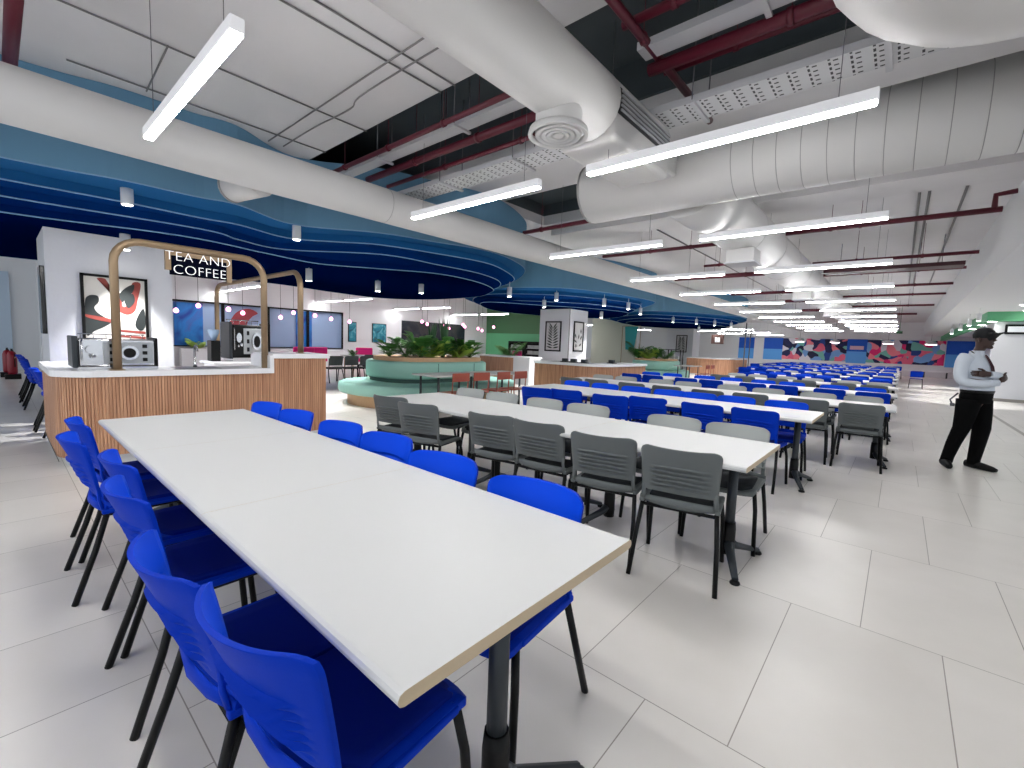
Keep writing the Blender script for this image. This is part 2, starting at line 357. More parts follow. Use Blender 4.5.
raft([[(-8.9, 19.4), (-7.63, 20.3), (-6.5, 22.35), (-6.05, 23.8), (-6.35, 26.3), (-7.5, 29), (-10, 31), (-13, 30), (-14, 26), (-13, 22), (-11, 20.4)],
      [(-9.2, 20.0), (-8, 21), (-7.0, 22.8), (-6.6, 24.5), (-6.8, 26.5), (-7.8, 28.8), (-10, 30.4), (-12.6, 29.4), (-13.4, 26), (-12.5, 22.6), (-11, 21)],
      [(-9.5, 20.6), (-8.4, 21.6), (-7.5, 23.2), (-7.1, 25), (-7.2, 26.8), (-8, 28.6), (-10, 30), (-12.2, 29), (-13, 26), (-12.2, 23), (-11, 21.6)],
      [(-9.9, 21.4), (-8.8, 22.3), (-7.9, 23.8), (-7.5, 25.5), (-7.6, 27.2), (-8.3, 28.8), (-10, 29.5), (-11.6, 28.4), (-12.4, 26), (-11.8, 23.4), (-11, 22)]],
     'farthest stepped blue ceiling raft above the far oak bar')

# ================================================================ DUCTS
def duct(name, pts, r, label, sx=1, seam=.6, seg=24, seam_from=-99):
    t = thing(name, label, 'duct', pts[0]); o0 = Vector(pts[0]); P = [Vector(p)-o0 for p in pts]
    m = MB(); m.tube(P, r, seg, sx=sx); m.mi = 1
    for a, c in zip(P, P[1:]):
        L = (c-a).length; n = int(L/seam) if L > seam*1.5 else 0
        for i in range(1, n+1):
            q = a.lerp(c, i/(n+1)); d = (c-a).normalized()*.003
            if q.x < seam_from: continue
            m.tube([q-d, q+d], r+.0018, seg, cap=True, sx=sx)
    m.build('duct_body', [M_duct, M_seam], t)
    return t
duct('air_duct', [(-5.6, -4, 3.2), (-5.6, 38, 3.2)], .228, 'long plain white air duct running beside the blue ceiling rafts', seam=4)
d = duct('air_duct', [(-2.09, -4, 3.31), (-2.09, 3.3, 3.31)], .262, 'white round air duct overhead carrying the round ceiling diffuser', seam=9)
# square transition with side grille behind the diffuser
m = MB(); m.box(-.33, .2, 7.3, 8.45, -.275, .2, .05); m.box(-.25, .12, 8.4, 8.86, -.12, .18, .03); m.build('plenum', M_duct, d)
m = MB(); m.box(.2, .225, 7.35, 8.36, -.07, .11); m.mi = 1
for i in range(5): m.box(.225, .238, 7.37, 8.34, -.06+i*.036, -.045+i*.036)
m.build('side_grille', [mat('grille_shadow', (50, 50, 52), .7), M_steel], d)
def diffuser(x, y, z, label, r=.19):
    t = thing('round_diffuser', label, 'air diffuser', (x, y, z))
    MB().lathe([(r*.78, .02), (r*.78, .34)]).build('neck', M_duct, t)
    m = MB()
    for k, rr in enumerate((1, .76, .56, .38)):
        q = r*rr; w_ = r*.13; m.lathe([(q, .0), (q+.004, .008), (q-w_*.2, .045), (q-w_*.5, .045), (q-w_, .002), (q, .0)], (0, 0, 0), 28, False)
    m.build('louvre_ring', M_duct, t)
    MB().lathe([(r*.17, 0), (r*.2, .03)]).build('centre_cone', M_duct, t)
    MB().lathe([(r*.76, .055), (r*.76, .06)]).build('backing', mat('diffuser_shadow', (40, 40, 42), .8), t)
diffuser(-2.1, 2.86, 2.93, 'round white louvred diffuser hanging under the overhead air duct', .225)
d = duct('air_duct', [(-3.2, 5.16, 3.31), (1.12, 5.16, 3.31)], .352, 'large white lagged air duct crossing the hall from the right bulkhead', seam=.2, seam_from=1.75)
m = MB(); m.tube([(-.01, 0, 0), (.015, 0, 0)], .356, 24); m.build('end_collar', M_seam, d)
duct('air_duct', [(-2.1, 5.44, 3.31), (-2.1, 6.4, 3.31), (-2.15, 34, 3.31)], .38, 'white air duct running away down the hall over the table rows', seam=1.6)
for y in (7.75, 13.5, 19.5):
    t = thing('duct_outlet', 'square grey outlet box under the far running duct, %s' % {7.75: 'nearest', 13.5: 'second nearest', 19.5: 'farthest'}[y], 'air outlet', (-2.0, y, 2.745), 0, 'outlet boxes under the long duct')
    MB().box(-.2, .2, -.2, .2, 0, .2, .01).build('outlet_box', M_duct, t); MB().box(-.22, .22, -.22, .22, -.02, 0).build('outlet_flange', M_steel, t)
e = [Vector((.03, -2, 3.31)), Vector((.03, 2.62, 3.31))] + [Vector((.03+.35-.35*math.cos(a), 2.62+.35*math.sin(a), 3.31)) for a in (.2, .4, .6, .8, 1.0, 1.2, 1.4, PI/2)] + [Vector((1.14, 2.97, 3.31))]
duct('air_duct', [tuple(v) for v in e], .50, 'fat white duct elbow turning into the bulkhead at top right', seam=.3)
# side stub behind the long duct
t = thing('duct_stub', 'short round white duct stub poking out under the long duct near the raft', 'duct', (-5.75, 2.1, 3.12))
MB().tube([(0, 0, 0), (-.55, -.12, .0)], .17, 20).build('stub_body', M_duct, t)
MB().tube([(-.53, -.115, 0), (-.56, -.122, 0)], .178, 20).build('stub_rim', M_seam, t)

# ================================================================ CABLE TRAYS, PIPES, CONDUITS
ordn = ['first', 'second', 'third', 'fourth', 'fifth', 'sixth', 'seventh', 'eighth', 'ninth', 'tenth', 'eleventh', 'twelfth', 'thirteenth', 'fourteenth', 'fifteenth', 'sixteenth', 'seventeenth', 'eighteenth', 'nineteenth', 'twentieth']
def rod(m, x, y, z): m.tube([(x, y, z), (x, y, SLAB+.02)], .006, 6)
def tray(x0, x1, y, wd, z, label, perf=True, hangx=(), top=4.06):
    t = thing('cable_tray', label, 'cable tray', (x0, y, z))
    m = MB(); m.box(0, x1-x0, 0, wd, 0, .004); m.mi = 1; m.box(0, x1-x0, -.004, 0, 0, .06); m.box(0, x1-x0, wd, wd+.004, 0, .06)
    m.build('tray_body', [M_perf if perf else M_steel, M_steel], t)
    for hx in hangx:
        h = MB(); h.box(hx-x0-.02, hx-x0+.02, -.05, wd+.05, -.025, -.001); h.mi = 1
        h.tube([(hx-x0, -.03, -.02), (hx-x0, -.03, top-z)], .006, 6); h.tube([(hx-x0, wd+.03, -.02), (hx-x0, wd+.03, top-z)], .006, 6)
        h.build('hanger', [M_steel, M_gal], t)
tray(-6.2, 1.13, 4.06, .34, 3.5, 'wide perforated cable tray crossing the dark ceiling recess', True, (-4.9, -3.6, -1.55, -.25, .7), 4.7)
tray(-6.6, -2.3, 3.42, .16, 3.72, 'narrow plain white cable tray beside the maroon pipe, left of the overhead duct', False, (-5.4, -3.9, -2.9), 4.7)
tray(-1.8, -.42, 3.46, .16, 3.72, 'narrow plain white cable tray beside the maroon pipe, right of the overhead duct', False, (-.9,), 4.7)
def pipe(pts, r, label, clamps=(), top=SLAB):
    t = thing('sprinkler_pipe', label, 'pipe', pts[0], 0, 'maroon sprinkler pipes'); o0 = Vector(pts[0]); P = [Vector(p)-o0 for p in pts]
    MB().tube(P, r, 10).build('pipe_body', M_red, t)
    for f in clamps:
        q = P[0].lerp(P[-1], f); m = MB(); m.tube([q+Vector((-.02, 0, 0)), q+Vector((.02, 0, 0))], r+.01, 10); m.tube([q+Vector((0, 0, r)), q+Vector((0, 0, top-o0.z-.001))], .004, 6)
        m.build('clamp', M_red, t)
    return t
pipe([(-6.5, 3.31, 3.72), (-2.3, 3.31, 3.72)], .03, 'maroon pipe in front of the narrow white tray, left of the overhead duct', (.1, .35, .6, .85))
pipe([(-1.8, 3.22, 3.78), (-.5, 3.22, 3.78)], .035, 'maroon pipe near the top edge, right of the overhead duct', (.3, .7))
pipe([(-6.1, 3.68, 3.66), (-2.3, 3.68, 3.66)], .045, 'thick maroon pipe behind the narrow white tray, left of the overhead duct', (.3, .6, .85), 4.7)
pipe([(-1.8, 3.7, 3.68), (1.13, 3.7, 3.68)], .05, 'thick maroon pipe behind the narrow white tray, right of the overhead duct', (.35, .75), 4.7)
pipe([(-6.0, 3.95, 3.62), (-2.3, 3.95, 3.62)], .028, 'thin maroon pipe just before the perforated tray, left of the duct', (.35, .7), 4.7)
pipe([(-1.8, 4.0, 3.8), (1.13, 4.0, 3.8)], .028, 'thin maroon pipe just before the perforated tray, right of the duct', (.2, .6), 4.7)
pipe([(-1.72, 1.0, 3.75), (-1.72, 5.0, 3.75)], .035, 'maroon pipe hugging the right side of the overhead duct', (.6,), 4.06)
pipe([(-6.9, .2, 3.7), (-4.6, .2, 3.7)], .05, 'maroon pipe at the top left corner of the ceiling', ())
pipe([(-5.5, 6.55, 3.42), (-3.4, 6.5, 3.42)], .035, 'maroon pipe under the grey tray, left behind the crossing duct', (.2, .8))
pipe([(-5.3, 9.15, 3.4), (-2.5, 9.15, 3.4)], .035, 'maroon pipe over the middle hall left of the running duct', (.4, .7))
t = pipe([(-1.7, 9.15, 3.45), (.88, 9.15, 3.45)], .04, 'maroon pipe with upturned end right of the running duct', (.25, .4))
MB().tube([(2.5, 0, 0), (2.5, 0, .2), (2.7, 0, .22)], .035, 10).build('riser', M_red, t)
for i, (a, b, y, z, r) in enumerate(((-1.7, .95, 12.3, 3.42, .035), (-1.7, .93, 14.2, 3.42, .035), (-1.7, .9, 17.0, 3.42, .035), (-1.7, .9, 19.5, 3.42, .035), (-1.7, .8, 23.5, 3.42, .04), (-1.7, .4, 28, 3.42, .05),
                                    (-5.2, -2.5, 13.2, 3.42, .06), (-4.8, -2.5, 17.5, 3.42, .05), (-4.6, -2.5, 20.5, 3.42, .06), (-4.6, -2.5, 25, 3.42, .06), (-3.6, -2.5, 10.8, 3.3, .03))):
    pipe([(a, y, z), (b, y, z)], r, '%s maroon pipe %s of the running duct, counted from the front of the far hall' % (ordn[i if i < 6 else i-6].capitalize(), 'right' if i < 6 else 'left'), (.3, .7))
t = thing('pipe_duct_tray', 'dark maroon boxed pipe run right of the running duct above the lamps', 'pipe', (-1.6, 13.3, 3.35))
MB().box(0, 2.45, 0, .5, 0, .08).build('tray_body', mat('maroon_tray', (60, 18, 28), .5), t)
for x in (.3, 2.1): MB().tube([(x, .25, .08), (x, .25, SLAB-3.35-.001)], .006, 6).build('hanger', M_gal, t)
def conduit(pts, label, r=.009):
    t = MB().tube([Vector(p)-Vector(pts[0]) for p in pts], r, 8).build('conduit', M_cond, None, pts[0]); tag(t, label, 'conduit', 'thin grey conduits on the slab')
Z = 4.045
conduit([(-4.02, -1, Z), (-4.02, 3.3, Z)], 'thin grey conduit running lengthwise on the slab, left one of the close pair')
conduit([(-3.8, -1, Z), (-3.8, 3.3, Z)], 'thin grey conduit running lengthwise on the slab, right one of the close pair')
conduit([(-6.85, 2.6, Z-.03), (-2.3, 2.6, Z-.03)], 'thin grey conduit crossing the slab, front one of the crossing pair')
conduit(smooth_path([(-6.85, 2.8, Z-.03), (-5.9, 2.8, Z-.03), (-5.1, 2.84, Z-.03), (-4.6, 2.76, Z-.03), (-2.3, 2.78, Z-.03)]), 'thin slightly wavy grey conduit crossing the slab behind the straight one')
conduit([(-5.5, -1, Z), (-5.52, 3.3, Z)], 'thin grey conduit on the slab above the first linear lamp')
conduit([(-6.62, .6, Z), (-6.62, 3.3, Z)], 'thin grey conduit on the slab along the blue raft face')
conduit([(-5.5, 1.2, Z), (-6.7, 1.25, Z)], 'short grey conduit on the slab at upper left')
for i, x in enumerate((.0, .12, .55)):
    conduit([(x, 9.15, 4.035), (x, 22, 4.035)], '%s grey conduit on the slab right of the running duct, from the left' % ordn[i].capitalize(), .02)
for i, x in enumerate((-3.5, -3.35, -3.2, -4.4)):
    conduit([(x, 9.15, 4.04), (x, 24, 4.04)], '%s grey conduit on the slab left of the running duct, counted from the duct' % ['Third', 'Second', 'Nearest', 'Fourth'][i], .014)

# ================================================================ LINEAR LAMPS
def lamp_mesh():
    t = thing('linear_lamp', '', 'ceiling lamp', (0, 0, 2.86))
    L = 1.0
    MB().box(-L, L, -.035, .035, .012, .085, .006).build('housing', M_lamphouse, t)
    MB().box(-L+.01, L-.01, -.03, .03, -.002, .012, .004).build('diffuser', M_lamp, t)
    for s in (-1, 1):
        MB().tube([(s*.8, 0, .085), (s*.8, 0, 1.199)], .0025, 5).build('suspension_wire', M_gal, t)
    return t
L0 = lamp_mesh(); first = True
def lamp(x, y, label, group='suspended linear lamps'):
    global first
    if first:
        L0.location = (x, y, 2.86); L0['label'] = label; L0['group'] = group; first = False
    else: dup(L0, (x, y, 2.86), 0, label, group)
ys = [.87, 3.5, 6.42, 9.5]+[12.5+3.05*i for i in range(8)]
for i, y in enumerate(ys):
    lamp(-3.76 if i != 0 else -3.66, y, 'glowing linear lamp, %s of the left file hung over the dining tables' % (ordn[i]+' from the front'))
    lamp(-1.23, y, 'glowing linear lamp, %s of the right file hung over the dining tables' % (ordn[i]+' from the front'))
for y in (-2.2,):  # unseen pair continuing the files, added to light the front zone
    for x in (-3.76, -1.23): lamp(x, y, 'unseen linear lamp added behind the camera, %s file' % ('left' if x < -2 else 'right'))
k = 0
for x in (-16.6, -18.9):
    for y in (5.6, 9.6, 13.6, 17.6):
        lamp(x, y, 'linear lamp over the window seating, %s from the front, in the %s file' % (ordn[k % 4], 'inner' if x > -17 else 'outer'), 'linear lamps over the window seating'); k += 1
for i, (x, y) in enumerate(((-8.5, 33), (-11, 35.5), (-8.5, 38), (-11, 40.5), (-8.5, 43))): lamp(x, y, 'added linear lamp brightening the zone past the farthest bar, %s from the front' % ordn[i], 'added linear lamps past the farthest bar')  # lamps put in to brighten the dim zone around the farthest column
for i, y in enumerate((21, 24.5, 28, 31.5, 35)): lamp(-16.5, y, 'linear lamp far behind the green wall, %s from the front' % ordn[i], 'linear lamps behind the green wall')

# downlights under the rafts and in the lowered ceiling
def spot_proto():
    t = thing('cylinder_downlight', '', 'downlight', (0, 0, 0))
    MB().lathe([(.06, 0), (.062, .015), (.062, .24), (.03, .245)]).build('can', M_white, t)
    MB().lathe([(.05, -.004), (.05, .002)]).build('lens', M_spot, t)
    MB().tube([(0, 0, .24), (0, 0, .42)], .008, 6).build('stem', M_white, t)
    return t
SP = spot_proto(); spn = [0]
def spot(x, y, z, label):
    if spn[0] == 0: SP.location = (x, y, z); SP['label'] = label; SP['group'] = 'cylinder downlights'
    else: dup(SP, (x, y, z), 0, label, 'cylinder downlights')
    spn[0] += 1
    ld = bpy.data.lights.new('downlight_beam', 'SPOT'); ld.energy = 150; ld.spot_size = math.radians(75); ld.spot_blend = .6; ld.shadow_soft_size = .05
    lo = bpy.data.objects.new('downlight_beam', ld); C.objects.link(lo); lo.location = (x, y, z-.02)
spot(-7.25, 1.13, 2.86, 'white cylinder downlight under the big blue raft, nearest, above the sign frame')
spot(-7.25, 3.15, 2.84, 'white cylinder downlight under the big blue raft, right of the coffee bar frame')
spot(-9.12, 4.2, 2.46, 'white cylinder downlight under the navy centre of the big raft, left one')
spot(-9.4, 5.95, 2.46, 'white cylinder downlight under the navy centre of the big raft, middle one')
spot(-9.0, 6.9, 2.5, 'white cylinder downlight under the navy centre of the big raft, right one')
spot(-8.6, 1.3, 2.5, 'white cylinder downlight washing the picture wall of the coffee bar')
spot(-7.75, 8.75, 2.56, 'white cylinder downlight at the far tip of the big blue raft')
for i, (x, y, z) in enumerate(((-8.3, 11.6, 2.75), (-9.0, 11.9, 2.58), (-7.4, 13.0, 2.68), (-7.25, 14.4, 2.68), (-7.5, 15.9, 2.62), (-8.8, 15.3, 2.46))):
    spot(x, y, z, 'white cylinder downlight under the middle blue raft, %s from the front' % ordn[i])
for i, (x, y, z) in enumerate(((-8.2, 20.9, 2.62), (-7.5, 22, 2.6), (-7.0, 23.1, 2.6), (-6.7, 24.8, 2.6), (-8.2, 24.5, 2.36))):
    spot(x, y, z, 'small white cylinder downlight under the farthest blue raft, %s from the front' % ordn[i])
for i, (x, y) in enumerate(((1.75, 20.3), (1.75, 22.9), (1.75, 26), (1.75, 30))):
    spot(x, y, 2.6, 'small cylinder downlight under the lowered aisle ceiling, %s from the front' % ordn[i])
for i, (x, y, z) in enumerate(((2.6, 19.6, 3.02), (2.95, 21.7, 3.02), (2.25, 22.3, 2.71), (2.22, 24.5, 2.71), (2.22, 27.5, 2.71))):
    t = thing('recessed_downlight', 'round recessed downlight in the lowered ceiling by the green band, %s from the front' % ordn[i], 'downlight', (x, y, z), 0, 'recessed downlights')
    MB().lathe([(.13, -.004), (.13, .008)]).build('trim_ring', M_white, t); MB().lathe([(.11, -.008), (.11, -.003)]).build('lens', M_spot, t)

# ================================================================ TABLES
def table_proto():
    t = thing('dining_table', '', 'table', (0, 0, 0)); W, D = .5992, .45
    m = MB()
    prof = [(-D, .722), (-D+.004, .714), (-D+.014, .71), (D-.014, .71), (D-.004, .714), (D, .722), (D, .728), (D-.004, .736), (D-.014, .74), (-D+.014, .74), (-D+.004, .736), (-D, .728)]
    n = len(prof)
    a = [m.bm.verts.new((-W, p[0], p[1])) for p in prof]; b = [m.bm.verts.new((W, p[0], p[1])) for p in prof]
    m._f([m.bm.faces.new((a[i], b[i], b[(i+1) % n], a[(i+1) % n])) for i in range(n)])
    m.mi = 1; m._f([m.bm.faces.new(a), m.bm.faces.new(b[::-1])])
    m.build('tabletop', [M_top, M_edge], t)
    for s in (-1, 1):
        x = s*.43
        m = MB(); m.tube([(x, 0, .12), (x, 0, .70)], .03, 14, sx=1.0); m.box(x-.05, x+.05, -.22, .22, .69, .709)
        c = m.build('leg_column', M_leg, t)
        MB().lathe([(.04, .06), (.041, .1), (.041, .22), (.036, .27)], (x, 0, 0), 14).build('leg_sleeve', M_black, t)
        m = MB()
        for q in (-1, 1):
            m.tube([(x, 0, .15), (x+s*.03, q*.06, .10), (x+s*.12, q*.27, .028)], .02, 8, radii=[.03, .024, .016], sx=1.2)
        m.build('foot', M_leg, t)
        for q in (-1, 1):
            MB().lathe([(.026, 0), (.03, .006), (.026, .016), (.01, .024)], (x+s*.12, q*.27, 0), 12).build('foot_pad', M_black, t)
    m = MB(); m.box(-.43, .43, -.02, .02, .655, .705); m.build('under_beam', M_black, t)
    return t
TB = table_proto(); tb0 = [True]
def table(x, y, label, group, sx=1):
    if tb0[0]: TB.location = (x, y, 0); TB['label'] = label; TB['group'] = group; tb0[0] = False; o = TB
    else: o = dup(TB, (x, y, 0), 0, label, group)
    o.scale = (sx, 1, 1); return o
# low detail far table
def far_table_mesh():
    m = MB(); m.box(-.595, .595, -.45, .45, .71, .74); m.mi = 1
    for s in (-1, 1): m.box(s*.43-.03, s*.43+.03, -.03, .03, .02, .71); m.box(s*.43-.03, s*.43+.03, -.3, .3, 0, .04)
    return m.build('dining_table', [M_top, M_leg])
FT = far_table_mesh(); ft0 = [True]
def far_table(x, y, label, group):
    o = FT if ft0[0] else FT.copy()
    if not ft0[0]: C.objects.link(o)
    ft0[0] = False; o.location = (x, y, 0); tag(o, label, 'table', group)

# ================================================================ CHAIRS
def back_grid(m, w0=.222, zb=.515, zt=.80, nu=26, nv=64, th=.012, louvre=True, front=0):
    F, B = [], []
    for j in range(nv+1):
        v = j/nv; rf, rb = [], []
        for i in range(nu+1):
            u = -1+2*i/nu
            zz = zb+(zt-zb)*v - .016*(max(0, abs(u)-.8)/.2)**2*v**6
            w = w0*(.955+.06*v)*(1-.05*max(0, (v-.86)/.14)**2)
            y = -.172-.07*v**1.1 - .062*(1-u*u)*(.3+.7*v) + .02*abs(u)**3*v
            if louvre and abs(u) < .74:
                vv = v+.05*(u*u)
                if .10 < vv < .60:
                    fr = ((vv-.10)/.1) % 1.0; k = min(1, (.74-abs(u))/.1); y -= .022*fr*k-.005
            rf.append(m.bm.verts.new((u*w, y+th/2, zz))); rb.append(m.bm.verts.new((u*w, y-th/2, zz)))
        F.append(rf); B.append(rb)
    for j in range(nv):
        for i in range(nu):
            o_ = m.mi; m.mi = front; m._f([m.bm.faces.new((F[j][i], F[j][i+1], F[j+1][i+1], F[j+1][i]))], True)
            m.mi = o_; m._f([m.bm.faces.new((B[j][i], B[j+1][i], B[j+1][i+1], B[j][i+1]))], True)
    for j in range(nv):
        m._f([m.bm.faces.new((F[j][0], F[j+1][0], B[j+1][0], B[j][0])), m.bm.faces.new((F[j][nu], B[j][nu], B[j+1][nu], F[j+1][nu]))])
    for i in range(nu):
        m._f([m.bm.faces.new((F[0][i], B[0][i], B[0][i+1], F[0][i+1])), m.bm.faces.new((F[nv][i], F[nv][i+1], B[nv][i+1], B[nv][i]))])
def seat_grid(m, w=.225, y0=-.19, y1=.235, z=.445, th=.022, n=10):
    T, B = [], []
    for j in range(n+1):
        v = j/n; rt, rb = [], []
        for i in range(n+1):
            u = -1+2*i/n
            ww = w*(1-.06*(1-v))*(1-.10*max(0, (v-.8)/.2)**2)
            zz = z+.006*u*u-.012*math.sin(PI*v)*(1-u*u)-.03*max(0, (v-.75)/.25)**2
            y = y0+(y1-y0)*v+.045*u*u*(1-v)**3-.02*max(0, abs(u)-.7)/.3*(1 if v > .9 else 0)
            rt.append(m.bm.verts.new((u*ww, y, zz))); rb.append(m.bm.verts.new((u*ww, y, zz-th)))
        T.append(rt); B.append(rb)
    for j in range(n):
        for i in range(n):
            m._f([m.bm.faces.new((T[j][i], T[j][i+1], T[j+1][i+1], T[j+1][i])), m.bm.faces.new((B[j][i], B[j+1][i], B[j+1][i+1], B[j][i+1]))], True)
    for k in range(n):
        m._f([m.bm.faces.new((T[k][0], T[k+1][0], B[k+1][0], B[k][0])), m.bm.faces.new((T[k][n], B[k][n], B[k+1][n], T[k+1][n])),
              m.bm.faces.new((T[0][k], B[0][k], B[0][k+1], T[0][k+1])), m.bm.faces.new((T[n][k], T[n][k+1], B[n][k+1], B[n][k]))])
def chair_proto(plastic, pad, frontm):
    t = thing('dining_chair', '', 'chair', (0, 0, 0))
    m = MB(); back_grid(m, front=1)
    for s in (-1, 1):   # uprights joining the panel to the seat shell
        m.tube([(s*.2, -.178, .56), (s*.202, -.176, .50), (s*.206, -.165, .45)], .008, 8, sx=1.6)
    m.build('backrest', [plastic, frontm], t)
    m = MB(); seat_grid(m); m.tube([(-.225, -.15, .452), (-.12, -.182, .455), (0, -.195, .457), (.12, -.182, .455), (.225, -.15, .452)], .024, 8, radii=[.018, .024, .026, .024, .018], sx=.4)
    m.box(-.228, -.2, -.17, .16, .425, .448, .006); m.box(.2, .228, -.17, .16, .425, .448, .006)
    m.build('seat', plastic, t)
    m = MB(); seat_grid(m, .195, -.14, .215, .455, .014, 8); m.build('seat_pad', pad, t)
    for s in (-1, 1):
        MB().tube([(s*.205, .17, .425), (s*.222, .19, .3), (s*.235, .215, 0)], 0.0135, 10).build('leg', M_black, t)
        MB().tube([(s*.21, -.15, .425), (s*.226, -.2, .25), (s*.24, -.285, 0)], 0.0135, 10).build('leg', M_black, t)
    m = MB(); 
    for s in (-1, 1): m.tube([(s*.205, .175, .42), (s*.21, -.155, .42)], .011, 8)
    m.tube([(-.21, -.155, .41), (.21, -.155, .41)], .011, 8); m.tube([(-.205, .15, .41), (.205, .15, .41)], .011, 8)
    m.build('seat_frame', M_black, t)
    return t
PR = {'blue': chair_proto(M_blue, M_bluepad, M_blue_lit), 'grey': chair_proto(M_grey, M_greypad, M_grey_lit)}
used = {'blue': False, 'grey': False}
def chair(x, y, face, col, label, group, rot=.06):
    """face +1: sitter looks to +Y; -1: to -Y"""
    rz = (0 if face > 0 else PI) + rot + random.uniform(-.03, .03)
    if not used[col]:
        o = PR[col]; o.location = (x, y, 0); o.rotation_euler = (0, 0, rz); o['label'] = label; o['group'] = group; used[col] = True; return o
    return dup(PR[col], (x, y, 0), rz, label, group)
def far_chair_mesh(plastic, frontm):
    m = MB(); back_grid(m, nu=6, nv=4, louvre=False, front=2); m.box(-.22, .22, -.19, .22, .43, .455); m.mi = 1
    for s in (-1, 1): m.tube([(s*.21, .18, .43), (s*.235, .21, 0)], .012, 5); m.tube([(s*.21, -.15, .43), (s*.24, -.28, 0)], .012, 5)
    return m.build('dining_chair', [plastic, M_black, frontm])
FC = {'blue': far_chair_mesh(M_blue, M_blue_lit), 'grey': far_chair_mesh(M_grey, M_grey_lit)}; fused = {'blue': False, 'grey': False}
def far_chair(x, y, face, col, label, group):
    o = FC[col] if not fused[col] else FC[col].copy()
    if fused[col]: C.objects.link(o)
    fused[col] = True; o.location = (x, y, 0); o.rotation_euler = (0, 0, (0 if face > 0 else PI)+random.uniform(-.06, .06)); tag(o, label, 'chair', group)

cname = {'blue': 'blue', 'grey': 'grey'}
# table 1
for i, x in enumerate((-1.185, -2.335, -3.485)):
    table(x, .885, 'white dining table of the foreground run, %s' % ['nearest, at the aisle end', 'the middle one', 'farthest, by the slatted bar'][i], 'tables of the foreground run', .9583)
for i, (x, y) in enumerate(((-.97, .545), (-1.37, .50), (-2.06, .53), (-2.57, .58), (-3.18, .49), (-3.72, .56))):
    chair(x, y, 1, 'blue', 'blue chair on the near left side of the foreground table, %s from the camera' % ordn[i], 'blue chairs at the foreground tables', (.12, .02, .0, .03, -.02, .0)[i])
for i, (x, y) in enumerate(((-1.04, 1.165), (-1.61, 1.18), (-2.18, 1.24), (-2.68, 1.23), (-3.30, 1.21), (-3.82, 1.2))):
    chair(x, y, -1, 'blue', 'blue chair on the far side of the foreground table, %s from the aisle end' % ordn[i], 'blue chairs at the foreground tables', .12)
# table 2
for i, x in enumerate((-1.17, -2.37, -3.57)):
    table(x, 3.06, 'white dining table of the second run, %s' % ['nearest, at the aisle end', 'the middle one', 'farthest, by the teal sofa'][i], 'tables of the second run')
for i, (x, y, q) in enumerate(((-.95, 2.775, .2), (-1.45, 2.77, .16), (-2.0, 2.82, .12), (-2.47, 2.79, .2), (-3.3, 2.68, .25), (-3.85, 2.77, .2))):
    chair(x, y, 1, 'grey', 'grey chair, back to the camera, at the second table run, %s from aisle' % ordn[i], 'grey chairs at the second table run', q)
for i, x in enumerate((-.88, -1.37, -2.19, -2.72, -3.3, -3.82)):
    chair(x, 3.47, -1, 'grey', 'grey chair facing us across the second table run, %s from the aisle' % ordn[i], 'grey chairs at the second table run')
# table 3
for i, x in enumerate((-1.175, -2.375, -3.575)):
    table(x, 5.45, 'white dining table of the third run, %s' % ['nearest, at the aisle end', 'the middle one', 'farthest from the aisle'][i], 'tables of the third run')
for i, (x, y, q) in enumerate(((-1.04, 5.17, -.05), (-1.55, 5.15, -.03), (-2.22, 5.19, .15), (-2.6, 4.98, .15), (-3.25, 5.0, .2), (-3.62, 4.86, .2))):
    chair(x, y, 1, 'blue', 'blue chair, back to the camera, at the third table run, %s from aisle' % ordn[i], 'blue chairs at the third table run', q)
for i, x in enumerate((-.95, -1.5, -1.95, -2.35, -2.85, -3.35, -3.85)):
    chair(x, 5.85, -1, 'blue', 'blue chair facing us across the third table run, %s from the aisle' % ordn[i], 'blue chairs at the third table run')
t = tag(MB().prism([(-.14, -.1), (.15, -.1), (.14, .11), (-.15, .1)], 0, .0015).build('paper_sheet', mat('printed_paper', (206, 206, 212), .6), None, (-.85, 5.2, .7402)), 'thin sheet of paper lying on the aisle end of the third table run', 'paper')
# rows 4+
rows = [(7.35, 'grey', 'grey'), (9.75, 'blue', 'blue'), (12.15, 'grey', 'grey'), (14.5, 'blue', 'blue'), (16.9, 'blue', 'grey'), (19.3, 'blue', 'blue'), (21.7, 'blue', 'grey'), (24.1, 'blue', 'blue'), (26.5, 'blue', 'grey'), (28.9, 'blue', 'blue'), (31.3, 'blue', 'blue'), (33.7, 'blue', 'grey'), (36.1, 'blue', 'blue')]
for r, (y, cn, cf) in enumerate(rows):
    nt_ = 4 if y < 11 else 3 if y < 17 else 4 if y < 26 else 5
    rn = ordn[r+3]
    for i in range(nt_):
        x = .02-.6-i*1.2
        lab = 'white dining table in the %s run from the front, %s from the aisle' % (rn, ordn[i]); g = 'tables of the far rows'
        (table if y < 10 else far_table)(x, y, lab, g)
        for q in (-.27, .25):
            for side, colr in ((1, cn), (-1, cf)):
                xx = x+q+random.uniform(-.04, .04); yy = y-side*(.38+random.uniform(-.03, .05))
                ci = i*2+(1 if q > 0 else 2)
                lb = '%s chair on the %s side of the %s table run, %s from the aisle' % (cname[colr], 'near' if side > 0 else 'far', rn, ordn[ci-1])
                (chair if y < 11 else far_chair)(xx, yy, side, colr, lb, 'chairs of the far rows')
far_chair(.62, 27.4, 1, 'blue', 'lone blue chair standing out in the aisle beyond the table rows', 'chairs of the far rows')
far_chair(-.1, 38.5, -1, 'blue', 'small blue chair standing in front of the far mural wall', 'chairs of the far rows')
far_chair(-5.2, .95, 1, 'blue', '', 'chairs of the far rows') if False else None

